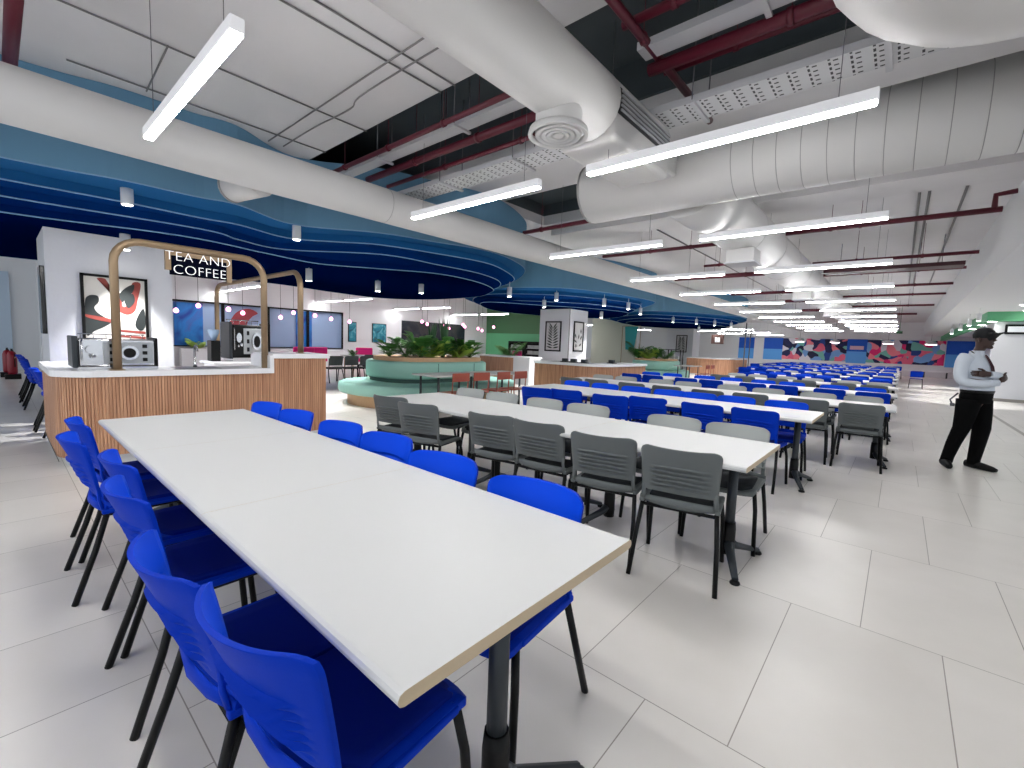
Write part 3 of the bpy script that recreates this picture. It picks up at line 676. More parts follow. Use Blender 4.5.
# ================================================================ BARS
def slat_front(path, z0, z1, pitch=.026, dep=.009):
    """fluted cladding following a path (x, y) with the outside on its right"""
    m = MB(); P = [Vector((p[0], p[1], 0)) for p in path]
    Ls = [0]
    for a, b in zip(P, P[1:]): Ls.append(Ls[-1]+(b-a).length)
    T = Ls[-1]; n = int(T/pitch)
    def at(s):
        s = min(max(s, 0), T-1e-6)
        for k in range(len(P)-1):
            if Ls[k+1] >= s:
                f = (s-Ls[k])/(Ls[k+1]-Ls[k]); d = (P[k+1]-P[k]).normalized(); return P[k].lerp(P[k+1], f), Vector((d.y, -d.x, 0))
    pts = []
    for i in range(n):
        for f, o in ((0, 0), (.08, dep), (.72, dep), (.8, 0)):
            p, nn = at((i+f)*pitch); pts.append(p+nn*o)
    pts.append(P[-1].copy())
    a = [m.bm.verts.new((p.x, p.y, z0)) for p in pts]; b = [m.bm.verts.new((p.x, p.y, z1)) for p in pts]
    m._f([m.bm.faces.new((a[i], a[i+1], b[i+1], b[i])) for i in range(len(pts)-1)])
    return m
def arc(cx, cy, r, a0, a1, n=10): return [(cx+r*math.cos(math.radians(a0+(a1-a0)*i/n)), cy+r*math.sin(math.radians(a0+(a1-a0)*i/n))) for i in range(n+1)]
def offset_poly(path, d):
    out = []
    for i, p in enumerate(path):
        a = Vector(path[max(0, i-1)]); b = Vector(path[min(len(path)-1, i+1)]); t = (b-a).normalized(); out.append((p[0]-t.y*d, p[1]+t.x*d))
    return out
# bar 1, origin at its front left corner on the floor
BX, BY = -5.85, .36
bar = thing('coffee_bar', 'oak slatted tea and coffee bar with white top and raised right end', 'bar counter', (BX, BY, 0))
front = [(-1.75, 0)] + arc(-.3, .3, .3, -90, 0) + [(0, 1.88)]
slat_front(front, .10, .885).build('slat_cladding', M_slat, bar)
hi = [(0, 1.88), (0, 2.55), (-.02, 2.56), (-2.2, 2.56)]
slat_front(hi, .10, 1.065).build('slat_cladding', M_slat, bar)
inn = offset_poly(front, .06)
MB().prism(inn + [(-2.2, 1.88), (-2.2, 2.5), (-.06, 2.5), (-.06, 1.88)][::-1][:0] + [(-.6, 1.88), (-.6, .55), (-1.75, .55)], 0, .1).build('plinth', mat('white_plinth', (205, 206, 208), .5), bar)
body = offset_poly(front, .004)
MB().prism(body+[(-.55, 1.88), (-.55, .5), (-1.75, .5)], .1, .885).build('carcass', M_white, bar)
MB().box(-.6, -.004, 1.88, 2.55, 0, 1.065).build('raised_carcass', M_white, bar)
ct = offset_poly(front, -.035)
MB().prism(ct+[(-.56, 1.88), (-.56, .52), (-1.75, .52)], .885, .945).build('worktop', M_counter, bar)
MB().box(-.62, .035, 1.87, 2.6, 1.065, 1.125, .008).box(-.6, .036, 1.84, 1.885, .885, 1.1).build('raised_top', M_counter, bar)
MB().box(-1.74, -.0, -.016, -.013, .1, .11).build('joint', M_black, bar)

# brass frames
def frame_tube(pts, label):
    t = thing('brass_frame', label, 'frame', pts[0]); o = Vector(pts[0]); m = MB(); m.tube([Vector(p)-o for p in pts], .037, 10, sx=.85)
    m.build('frame_tube', M_brass, t)
    m = MB(); m.lathe([(.06, 0), (.06, .008)]); m.build('base_plate', M_brass, t); return t
def inv_u(p0, p1, zt, r=.22, z0=.945, z1=None):
    p0, p1 = Vector(p0), Vector(p1); d = (p1-p0).normalized(); z1 = z0 if z1 is None else z1
    out = [(p0.x, p0.y, z0), (p0.x, p0.y, zt-r)]
    for k in range(1, 7):
        a = k/6*PI/2; q = p0+d*(r-r*math.cos(a)); out.append((q.x, q.y, zt-r+r*math.sin(a)))
    for k in range(0, 6):
        a = PI/2*(1-k/6); q = p1-d*(r-r*math.cos(a)); out.append((q.x, q.y, zt-r+r*math.sin(a)))
    out += [(p1.x, p1.y, zt-r), (p1.x, p1.y, z1)]
    return out
frame_tube(inv_u((-5.93, .80), (-5.93, 2.18), 2.24), 'brass inverted U frame standing on the coffee bar worktop, carrying the sign')
frame_tube(inv_u((-6.02, 2.66), (-9.4, 2.66), 2.2, z0=1.125, z1=.95), 'brass inverted U frame running back from the raised bar end')
# sign
sg = thing('hanging_sign', 'hanging tea and coffee sign with white letters under the brass frame', 'sign', (-5.93, 1.52, 2.2))
m = MB(); 
m.box(-.02, .02, -.31, -.26, -.2, .0); m.box(-.02, .02, .26, .31, -.27, .0); m.box(-.018, .018, -.31, .31, -.045, .0); m.build('bracket', M_brass, sg)
MB().box(-.012, .012, -.27, .28, -.245, -.04).build('sign_panel', mat('navy_sign_board', (5, 8, 26), .9, spec=.05), sg)
def text_mesh(s, size, name, parent, loc, rot, m, ext=.006):
    cu = bpy.data.curves.new(name, 'FONT'); cu.body = s; cu.size = size*1.02; cu.extrude = ext; cu.offset = -.0035; cu.align_x = 'CENTER'; cu.align_y = 'CENTER'; cu.space_character = 1.05
    to = bpy.data.objects.new(name, cu); dg = bpy.context.evaluated_depsgraph_get()
    C.objects.link(to); dg.update(); me = bpy.data.meshes.new_from_object(to.evaluated_get(dg)); bpy.data.objects.remove(to)
    me.materials.clear(); me.materials.append(m); o = bpy.data.objects.new(name, me); C.objects.link(o); o.parent = parent; o.location = loc; o.rotation_euler = rot
    return o
M_letter = mat('white_letters', (245, 245, 245), .4, emit=.35)
text_mesh('TEA AND', .137, 'lettering', sg, (.035, -.01, -.055), (PI/2, 0, PI/2), M_letter)
text_mesh('COFFEE', .137, 'lettering', sg, (.035, .0, -.19), (PI/2, 0, PI/2), M_letter)

# picture on column 1
def blob(m, pts, y, th, mi):
    m.mi = mi; m.poly_x([(p[0], p[1]) for p in pts], y, y+th)
pf = thing('framed_print', 'large black framed print of red and dark leaf shapes on the bar column', 'picture', (-9, 1.22, 1.08))
m = MB(); m.box(0, .05, -.38, -.345, 0, 1.06); m.box(0, .05, .345, .38, 0, 1.06); m.box(0, .05, -.38, .38, 0, .035); m.box(0, .05, -.38, .38, 1.025, 1.06); m.build('picture_frame', M_black, pf)
m = MB(); m.box(0, .02, -.345, .345, .035, 1.025)
def sp(pts): return [(v.x, v.y) for v in [Vector(q) for q in smooth_loop(pts, 5)]]
blob(m, sp([(-.34, .62), (-.3, .74), (-.2, .75), (-.19, .66), (-.24, .58), (-.2, .5), (-.1, .42), (-.06, .37), (-.14, .3), (-.24, .24), (-.34, .18)]), .02, .003, 1)
blob(m, sp([(-.2, 1.0), (-.1, 1.0), (-.07, .84), (.02, .72), (.03, .56), (.12, .5), (.22, .56), (.26, .74), (.3, .98), (.2, .98), (.19, .8), (.15, .66), (.08, .62), (.06, .8), (-.06, .86), (-.12, .92)]), .0205, .003, 2)
blob(m, sp([(.04, .78), (.12, .9), (.22, .96), (.2, .84), (.12, .76), (.08, .68)]), .024, .002, 1)
blob(m, sp([(.26, .5), (.33, .6), (.34, .34), (.28, .26), (.22, .34)]), .021, .003, 1)
blob(m, sp([(.1, .74), (.2, .82), (.22, .7), (.14, .6)]), .0245, .002, 1)
blob(m, sp([(-.34, .47), (-.1, .43), (.02, .38), (-.08, .37), (-.3, .42)]), .0235, .002, 2)
for zz in (.27, .19, .1): blob(m, [(.0, zz), (.34, zz-.02), (.34, zz-.06), (.05, zz-.035)], .021, .002, 2)
m.build('artwork', [mat('print_paper', (222, 218, 210), .6), mat('print_dark', (38, 44, 44), .6), mat('print_red', (146, 62, 54), .6)], pf)
t = tag(box(-.2, .2, -.05, .0, 0, .95, .008).build('wall_screen', M_screen, None, (-9.35, .5, 1.25)), 'narrow black wall screen on the left side of the bar column', 'screen')

# espresso machines, tap, back counter
def espresso(x, y, rz, label, mbody=None):
    t = thing('espresso_machine', label, 'coffee machine', (x, y, .945), rz)   # front faces +x
    MB().box(-.22, .14, -.3, .3, .03, .31, .015).build('machine_body', mbody or M_chrome, t)
    MB().box(-.25, .16, -.345, -.3, .02, .33, .01).build('side_panel', M_leg, t); MB().box(-.25, .16, .3, .32, .02, .33, .01).build('side_panel', M_black, t)
    MB().box(-.22, .2, -.31, .31, .0, .03).build('drip_tray', M_chrome, t)
    m = MB(); m.box(.14, .15, -.12, .28, .06, .28, .004); m.build('front_panel', mat('satin_steel', (170, 172, 174), .3, .7), t)
    m = MB(); m.tube([(.15, .08, .17), (.19, .08, .17)], .075, 20); m.mi = 1; m.tube([(.19, .08, .17), (.2, .08, .17)], .05, 18); m.build('gauge', [M_chrome, M_black], t)
    for dy in (-.05, .21):
        for dz in (.1, .17, .24): MB().box(.15, .158, dy-.02, dy+.02, dz-.018, dz+.018, .003).build('button', M_black, t)
    m = MB(); m.tube([(.15, -.21, .2), (.21, -.21, .2)], .04, 14); m.tube([(.18, -.21, .19), (.18, -.21, .12)], .012, 8); m.tube([(.18, -.21, .15), (.3, -.2, .14)], .013, 8); m.build('group_head', M_chrome, t)
    m = MB(); m.tube([(.14, -.27, .3), (.2, -.28, .26), (.2, -.28, .1)], .006, 6); m.build('steam_wand', M_chrome, t)
    m = MB()
    for q in (-.25, -.15, -.05, .05, .15, .25): m.tube([(-.2, q, .31), (-.2, q, .35)], .004, 5)
    m.tube([(-.2, -.27, .35), (-.2, .27, .35)], .005, 5); m.build('cup_rail', M_chrome, t)
    for s in ((-.18, -.24), (-.18, .24), (.1, -.24), (.1, .24)): MB().lathe([(.02, 0), (.02, .03)], (s[0], s[1], 0), 10).build('foot', M_black, t)
espresso(-6.2, .83, 0, 'steel espresso machine on the bar worktop in front of the framed print')
bc = thing('back_counter', 'white back counter inside the coffee bar below the second machine', 'counter', (-7.6, 2.5, 0))
MB().box(-.3, .3, -.45, .45, 0, .9).build('carcass', M_white, bc); MB().box(-.33, .33, -.5, .5, .9, .94, .01).build('worktop', M_counter, bc)
espresso(-7.6, 2.55, 0, 'steel and black espresso machine on the back counter', M_black)
C.objects['espresso_machine.001'].scale = (1, .85, 1.75)
t = thing('coffee_grinder', 'tall black coffee grinder standing left of the back machine', 'grinder', (-7.6, 2.1, .94))
MB().box(-.1, .1, -.06, .06, 0, .3, .01).build('grinder_body', M_black, t); MB().lathe([(.03, .3), (.07, .42), (.07, .46)], (0, 0, 0), 14).build('bean_hopper', M_glass, t)
tp = thing('bar_tap', 'slim chrome tap beside the bar sink', 'tap', (-6.2, 1.52, .945))
MB().lathe([(.02, 0), (.018, .05), (.012, .06), (.012, .25)], (0, 0, 0), 12).build('stem', M_chrome, tp)
MB().tube([(0, 0, .22), (.04, 0, .26), (.1, 0, .24), (.11, 0, .19)], .01, 8).build('spout', M_chrome, tp)
tag(MB().box(-.2, .15, -.22, .2, 0, .004).build('bar_sink', mat('sink_steel', (90, 92, 95), .3, .8), None, (-6.1, 1.52, .9455)), 'flat steel bar sink let into the white worktop', 'sink')

# bar 2 and 3
def plain_bar(origin, w_, d_, h, label, r=.8):
    t = thing('serving_bar', label, 'bar counter', origin)
    path = [(-w_, 0)] + arc(-r, r, r, -90, 0, 14) + [(0, d_)]
    slat_front(path, .08, h-.06, .05, .016).build('slat_cladding', M_slat, t)
    MB().prism(offset_poly(path, .01)+[(-.6, d_), (-.6, .62), (-w_, .6)], 0, h-.06).build('carcass', M_white, t)
    MB().prism(offset_poly(path, -.05)+[(-.65, d_), (-.65, .66), (-w_, .66)], h-.06, h).build('worktop', M_counter, t)
    return t
plain_bar((-5.15, 8.98, 0), 1.85, 2.45, .95, 'oak slatted bar with white top in front of the two-print column', .55)
plain_bar((-6.75, 25.7, 0), 2.4, 3, .98, 'farthest oak slatted bar below the blue raft tip')
# small oak counter (between sofa and bar 2)
t = thing('low_counter', 'small oak fronted counter with white top beyond the sofa', 'counter', (-9.9, 11.5, 0))
MB().box(-1.6, 0, 0, .6, 0, .88).build('carcass', M_slat, t); MB().box(-1.7, .75, -.04, .64, .88, .93).build('worktop', M_counter, t); MB().box(.0, .7, .0, .6, 0, .88).build('end_panel', M_white, t)
# items on bar 2
for i, (x, y) in enumerate(((-6.3, 10.3), (-6.05, 10.5), (-5.75, 10.7), (-5.5, 10.2))):
    t = thing('counter_tray', 'small dark tray on the two-print column bar, %s from the left' % ordn[i], 'tray', (x, y if i == 3 else 9.3, .95), 0, 'trays on the middle bar')
    MB().box(-.1, .1, -.08, .08, 0, .02, .005).build('tray_base', M_black, t); MB().box(-.07, .07, -.05, .05, .02, .09, .01).build('tray_load', M_leg, t)

# leaf prints on columns
def leaf_print(x, y, z0, wd, h, axis, kind, label):
    t = thing('leaf_print', label, 'picture', (x, y, z0), 0 if axis == 'y' else PI/2)
    m = MB()
    for a, b, c, d in ((-wd/2, -wd/2+.05, 0, h), (wd/2-.05, wd/2, 0, h), (-wd/2, wd/2, 0, .05), (-wd/2, wd/2, h-.05, h)): m.box(a, b, -.03, 0, c, d)
    m.build('picture_frame', M_black, t)
    m = MB(); m.box(-wd/2+.04, wd/2-.04, -.012, 0, .04, h-.04); m.mi = 1
    def leaf(cx, cz, L, ang, w_):
        pts = []
        for s_ in (1, -1):
            for k in range(6):
                q = k/6 if s_ == 1 else 1-k/6
                a = q*L; b = s_*w_*math.sin(PI*q)
                pts.append((cx+a*math.cos(ang)-b*math.sin(ang), cz+a*math.sin(ang)+b*math.cos(ang)))
        m.poly_y(pts, -.016, -.012)
    if kind == 0:
        for k in range(9):
            leaf(0-.02*k/9, .12+k*h*.08, wd*.4, math.radians(12+5*k), .028); leaf(0-.02*k/9, .12+k*h*.08, wd*.4, math.radians(168-5*k), .028)
    else:
        for k, (a, b, ang) in enumerate(((-.12, .45, 115), (0, .42, 80), (.1, .4, 60), (-.08, .3, 150), (.05, .18, 40), (-.1, .12, 100), (.12, .6, 95))): leaf(a*wd/.5, b*h, h*.16, math.radians(ang), .035)
    m.build('artwork', [mat('print_white', (206, 206, 206), .6), mat('print_ink', (40, 44, 44), .6)], t)
leaf_print(-10.08, 13.99, 1.12, .74, 1.14, 'y', 0, 'black framed fern leaf print on the left face of the middle column')
leaf_print(-9.36, 14.62, 1.14, .68, 1.14, 'x', 1, 'black framed scattered leaf print on the right face of the middle column')
leaf_print(-10.7, 28.94, 1.2, .7, 1.1, 'y', 0, 'dark framed print on the farthest column')
# small teal pictures on the left pier
for (y, w_, n) in ((11.28, .42, 'narrow teal abstract picture on the white pier, nearer the windows'), (12.75, .8, 'wide teal bottle shaped picture on the white pier')):
    t = thing('wall_picture', n, 'picture', (-20, y, 1.15)); MB().box(0, .04, -w_/2, w_/2, 0, .95).build('picture_frame', M_black, t)
    MB().box(.04, .045, -w_/2+.03, w_/2-.03, .03, .92).build('artwork', dark_mural_material('teal_art', [(10, 60, 80), (20, 130, 150), (150, 210, 215)], 2.5), t)
# window graphics: red plume and blue panels
t = thing('window_graphic', 'dark red plume shaped graphic on the window glazing', 'graphic', (-20, 6.6, .95)); m = MB()
m.poly_x(smooth_loop([(-.55, .0), (-.6, .6), (-.3, 1.2), (.15, 1.4), (.5, 1.25), (.3, 1.1), (.1, .8), (.15, .4), (.4, .1), (.0, 0)], 5), .0, .012); m.build('plume', mat('plume_red', (150, 58, 66), .6), t)
for i, (y, wd) in enumerate(((4.75, .9), (9.0, .7))):
    tag(box(0, .012, -wd/2, wd/2, 0, 1.6).build('window_graphic', dark_mural_material('blue_art%d' % i, [(10, 60, 150), (20, 120, 200), (90, 60, 150)], 1.2), None, (-20.04, y, .82)), ['blue watery graphic panel at the left end of the glazing', 'blue and violet graphic panel right of the red plume'][i], 'graphic')
t = tag(MB().box(0, .3, 0, 6.3, 0, .75, .02).build('window_bench', M_white, None, (-19.9, 4.4, 0)), 'long low white bench unit beneath the windows', 'bench')

# pendant clusters
M_glow = mat('pink_globe', (255, 150, 195), .4, emit=3.5)
pc = [(-17.4, 3.8), (-17.8, 4.5), (-17.2, 5.2), (-17.7, 5.8), (-17.5, 7.0), (-17.8, 7.6), (-17.3, 8.2), (-17.6, 9.0), (-17.4, 9.7), (-17.1, 13.2), (-17.6, 13.9), (-17.2, 14.6), (-17.5, 15.2), (-17.1, 15.8), (-17.6, 16.4), (-17.2, 17.0), (-17.5, 17.6), (-17.2, 18.2)]
ordn += ['%s-first' % 'twenty']
P0 = None
for i, (x, y) in enumerate(pc):
    z = 2.0+.22*((i*7) % 4)/3
    lab = 'small glowing pink globe pendant near the windows, %s from the left' % ordn[i]
    if P0 is None:
        P0 = thing('globe_pendant', lab, 'pendant lamp', (x, y, z), 0, 'pink globe pendants'); MB().lathe([(.0001, -.075), (.045, -.06), (.07, -.02), (.07, .02), (.045, .06), (.0001, .09)], (0, 0, 0), 14).build('globe', M_glow, P0); MB().tube([(0, 0, .09), (0, 0, 1.83)], .006, 5).build('cord', M_black, P0)
    else: dup(P0, (x, y, z), 0, lab)
for o in [o for o in C.objects if o.name.startswith('cord') and o.parent and o.parent.name.startswith('globe_pendant')]:
    o.scale.z = (SLAB-.001-o.parent.location.z)/1.83

# ================================================================ TEAL SOFA ISLAND AND PLANTS
so = thing('island_sofa', 'teal upholstered island sofa with oak plinth around a planter', 'sofa', (-8.3, 7.4, 0))
def cushion(outline, z0, z1, r=.05):
    m = MB(); lays = []
    cx = sum(p[0] for p in outline)/len(outline); cyy = sum(p[1] for p in outline)/len(outline)
    prof = [(0.0, z0+r), (-.0, z1-r), (r*.3, z1-r*.3), (r, z1)]
    prof = [(r, z0), (r*.3, z0+r*.3)] + prof
    for ins, z in prof:
        o = offset_poly(outline+[outline[0]], ins)[:-1]; lays.append([m.bm.verts.new((p[0], p[1], z)) for p in o])
    n = len(outline)
    for a, b in zip(lays, lays[1:]): m._f([m.bm.faces.new((a[i], a[(i+1) % n], b[(i+1) % n], b[i])) for i in range(n)], True)
    m._f([m.bm.faces.new(lays[0][::-1]), m.bm.faces.new(lays[-1])])
    return m
seat_o = rrect(-1.12, 1.5, -2.9, 1.35, 1.2, 12)
MB().prism(rrect(-.95, 1.3, -2.7, 1.15, 1.0, 12), 0, .25).build('plinth', M_oak, so)
cushion(seat_o, .24, .46, .06).build('seat_cushion', M_teal, so)
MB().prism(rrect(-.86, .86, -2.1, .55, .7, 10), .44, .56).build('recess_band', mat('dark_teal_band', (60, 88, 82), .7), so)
cushion(rrect(-.92, .92, -2.16, .6, .7, 12), .54, .90, .05).build('backrest_cushion', M_teal, so)
MB().prism(rrect(-.78, .78, -2.02, .5, .6, 10), .9, .985).build('planter_rim', M_oak, so)
for yy in (-1.25, -.2):
    m = MB(); m.box(.915, .925, yy-.008, yy+.008, .58, .87); m.build('upholstery_seam', mat('seam_dark', (70, 110, 100), .7), so)
def plant(name, x, y, z, label, kind, s=1.0, group='plants in the sofa planter', seed=0):
    rnd = random.Random(seed); t = thing(name, label, 'plant', (x, y, z), rnd.random()*6, group)
    m = MB(); n = {'palm': 12, 'blade': 18, 'bush': 46, 'fern': 18}[kind]
    for k in range(n):
        a = 2*PI*k/n*2.4+rnd.uniform(-.3, .3)
        L = s*{'palm': .75, 'blade': .6, 'bush': .38, 'fern': .5}[kind]*rnd.uniform(.75, 1.1); rise = {'palm': rnd.uniform(1.1, 1.9), 'blade': 1.6, 'bush': rnd.uniform(.4, 2.0), 'fern': rnd.uniform(.8, 1.7)}[kind]
        d = Vector((math.cos(a), math.sin(a), 0)); prev = None; N = 7
        pts = []
        for q in range(N+1):
            f = q/N; r_ = L*f*(.25 if kind == 'blade' else .8); h = L*rise*(f-.55*f*f if kind != 'blade' else f-.1*f*f)
            pts.append(d*r_+Vector((0, 0, h)))
        sd = Vector((-d.y, d.x, 0))
        if kind in ('palm', 'fern'):
            m.tube(pts, .006*s, 4)
            for q in range(1, N*2):
                f = q/(N*2); p = pts[int(f*N)].lerp(pts[min(N, int(f*N)+1)], f*N-int(f*N)); ll = L*.42*math.sin(PI*min(1, f*.9+.12))
                for s_ in (-1, 1):
                    e_ = p+sd*s_*ll+d*ll*.5-Vector((0, 0, ll*.35)); w_ = d*.022*s
                    m.mi = 0; m.face([p-w_, p+w_, (p+e_)/2+w_*1.1, e_, (p+e_)/2-w_])
        else:
            W = s*(.028 if kind == 'blade' else .07)
            for q in range(N):
                f0, f1 = q/N, (q+1)/N; w0_ = W*math.sin(PI*(.12+.88*f0))+.001; w1_ = W*math.sin(PI*(.12+.88*f1))+.001
                if kind == 'bush' and q < 3: m.tube([pts[q], pts[q+1]], .004, 4, cap=False); continue
                if kind == 'bush': w0_ = W*math.sin(PI*(q-3)/4)+.002; w1_ = W*math.sin(PI*(q-2)/4)+.002
                m.face([pts[q]-sd*w0_, pts[q]+sd*w0_, pts[q+1]+sd*w1_, pts[q+1]-sd*w1_])
    cols = {'palm': (76, 134, 60), 'blade': (52, 98, 58), 'bush': (84, 146, 66), 'fern': (186, 214, 96)}
    m.build('foliage', mat('leaf_'+kind, cols[kind], .5, var=.3, vscale=12), t)
    MB().lathe([(.03*s, -.0), (.012*s, .09*s)], (0, 0, 0), 8).build('stem', mat('plant_stem', (70, 70, 40), .7), t)
pl = [('leafy_bush', -8.3, 5.55, 'bush', 1.15), ('broad_palm', -8.0, 5.75, 'palm', .62), ('leafy_bush', -7.8, 6.0, 'bush', 1.5), ('pale_fern', -7.85, 6.3, 'fern', .95), ('blade_plant', -8.1, 6.55, 'blade', .85), ('leafy_bush', -7.8, 6.6, 'bush', 1.3), ('blade_plant', -8.1, 6.9, 'blade', 1.0), ('pale_fern', -7.85, 7.1, 'fern', .95), ('broad_palm', -8.2, 7.3, 'palm', .6), ('leafy_bush', -7.8, 7.45, 'bush', 1.35), ('leafy_bush', -8.3, 7.6, 'bush', 1.4), ('broad_palm', -8.6, 6.4, 'palm', .75)]
nm = {'leafy_bush': 'bushy green leafed plant', 'broad_palm': 'arching green palm', 'pale_fern': 'yellow green fern', 'blade_plant': 'upright dark bladed plant'}
for i, (n, x, y, k, s) in enumerate(pl):
    plant(n, x, y, .985, '%s in the sofa planter, %s plant from the left' % (nm[n], ordn[i]) if i < 11 else 'arching green palm at the back of the sofa planter', k, s, seed=i)
# second planter beyond bar 2
t = thing('island_sofa', 'distant teal sofa and oak planter beyond the middle bar', 'sofa', (-8.2, 19.2, 0))
cushion(rrect(-1.2, 1.2, -1.4, 1.6, .8, 8), .0, .45, .05).build('seat_cushion', M_teal, t); cushion(rrect(-.8, .8, -1, 1.2, .5, 8), .45, .85, .05).build('backrest_cushion', M_teal, t); MB().prism(rrect(-.7, .7, -.9, 1.1, .4, 6), .85, .93).build('planter_rim', M_oak, t)
for i, (x, y, k, s) in enumerate(((-8.7, 18.5, 'bush', 1.3), (-8.3, 18.6, 'fern', 1.2), (-8.0, 18.8, 'bush', 1.4), (-7.7, 19, 'palm', .8), (-8.8, 18.8, 'palm', 1.1))):
    plant({'bush': 'leafy_bush', 'fern': 'pale_fern', 'palm': 'broad_palm'}[k], x, y, .93, '%s in the distant planter, %s from the left' % ({'bush': 'bushy green plant', 'fern': 'pale fern', 'palm': 'green palm'}[k], ordn[[1, 2, 3, 4, 0][i]]), k, s, 'plants in the distant planter', 30+i)
plant('potted_palm', -15.6, 17.9, .55, 'dark palm standing before the green wall', 'palm', 1.4, 'plants by the green wall', 50)
tag(MB().lathe([(.2, 0), (.26, .55)]).build('plant_pot', M_white, None, (-15.6, 17.9, 0)), 'white round pot holding the palm by the green wall', 'pot')
plant('window_plant', -19.72, 4.9, .75, 'spiky yellow green plant on the window bench at left', 'fern', .9, 'plants by the windows', 60)
plant('window_plant', -13.4, 7.6, .74, 'small green plant on the cafe table by the windows', 'bush', .7, 'plants by the windows', 61)

# tables with terracotta chairs by the sofa
def sidetable(x, y, lx, ly, label, legm=M_leg):
    t = thing('cafe_table', label, 'table', (x, y, 0)); MB().box(-lx/2, lx/2, -ly/2, ly/2, .71, .74, .008).build('tabletop', M_top, t)
    for sx_ in (-1, 1):
        for sy_ in (-1, 1): MB().tube([(sx_*(lx/2-.12), sy_*(ly/2-.12), 0), (sx_*(lx/2-.12), sy_*(ly/2-.12), .71)], .022, 8).build('leg', legm, t)
sidetable(-6.45, 5.65, .75, 1.2, 'long white cafe table before the teal sofa, nearer one')
sidetable(-6.45, 6.95, .75, 1.2, 'long white cafe table before the teal sofa, farther one')
def metal_chair_proto():
    t = thing('metal_chair', '', 'chair', (0, 0, 0))
    for s in (-1, 1):
        MB().tube([(s*.18, .17, .44), (s*.2, .2, 0)], .011, 6).build('leg', M_terra, t)
        MB().tube([(s*.18, -.2, .8), (s*.18, -.18, .44), (s*.2, -.24, 0)], .011, 6).build('leg', M_terra, t)
    MB().box(-.2, .2, -.2, .2, .43, .455, .01).build('seat', M_terra, t)
    MB().box(-.2, .2, -.215, -.195, .66, .81, .008).build('backrest', M_terra, t)
    return t
MC = metal_chair_proto()
for i, (x, y) in enumerate(((-5.95, 5.3), (-5.95, 5.82), (-5.95, 6.4), (-5.95, 6.92))):
    lb = 'terracotta metal chair at the cafe tables by the sofa, %s from the left' % ordn[i]
    if i == 0: MC.location = (x, y, 0); MC.rotation_euler = (0, 0, PI/2); MC['label'] = lb; MC['group'] = 'terracotta metal chairs'
    else: dup(MC, (x, y, 0), PI/2+random.uniform(-.08, .08), lb)
for i, (x, y) in enumerate(((-5.75, 17.9), (-5.75, 18.5))): dup(MC, (x, y, 0), PI/2, 'distant terracotta metal chair beyond the middle bar, %s one' % ['left', 'right'][i])
sidetable(-6.4, 18.2, .7, 1.2, 'distant white cafe table beyond the middle bar')
# cafe seating by the windows
sidetable(-13.4, 7.1, .8, 1.9, 'white cafe table left of the sofa near the windows'); sidetable(-14.6, 8.8, .8, 1.6, 'oak legged white cafe table farther by the windows', M_oak)
for i, (x, y, rz) in enumerate(((-12.8, 6.6, PI/2), (-12.8, 7.1, PI/2), (-12.8, 7.6, PI/2), (-13.9, 8.4, PI/2), (-13.9, 9.1, PI/2))):
    dup(PR['grey'], (x, y, 0), rz, 'dark grey chair at the cafe tables by the windows, %s from the left' % ordn[i], 'chairs of the window cafe tables')
dup(PR['blue'], (-12.1, 5.6, 0), -2.2, 'blue chair standing just behind the raised bar end', 'chairs of the window cafe tables')
for i, (x, y) in enumerate(((-16.8, 7.4), (-17, 8.0), (-17.4, 10.2), (-16.4, 14.6), (-16.4, 19.0))):
    t = thing('tub_seat', 'bright pink tub seat near the windows, %s from the left' % ordn[i], 'armchair', (x, y, 0), PI/2, 'pink tub seats'); cushion(rrect(-.35, .35, -.3, .3, .12, 5), .35, .55).build('seat', M_pink, t)
    MB().box(-.38, .38, -.36, -.26, .4, .95, .04).build('backrest', M_pink, t)
    for a in (-1, 1):
        for b in (-1, 1): MB().tube([(a*.25, b*.2, .36), (a*.28, b*.24, 0)], .015, 6).build('leg', M_black, t)
# display fridges before the green wall
for i in range(3):
    t = thing('display_fridge', 'black framed display fridge before the green wall, %s' % ['left one', 'middle one', 'right one beside the column'][i], 'fridge', (-16.9+i*1.25, 20.1, 0), 0, 'display fridges')
    m = MB(); m.box(-.58, .58, -.3, .35, 0, .08); m.box(-.58, .58, -.3, .35, 1.4, 1.5); m.box(-.58, -.5, -.3, .35, .08, 1.4); m.box(.5, .58, -.3, .35, .08, 1.4); m.box(-.5, .5, .3, .35, .08, 1.4); m.build('cabinet', M_black, t)
    for z in (.45, .78, 1.1):
        sh = MB().box(-.5, .5, -.25, .3, z, z+.02).build('shelf', M_steel, t); m = MB()
        for q in range(6): m.box(-.45+q*.16, -.36+q*.16, -.2, .1, z+.02, z+.2)
        m.build('stock', M_lightgrey, sh)
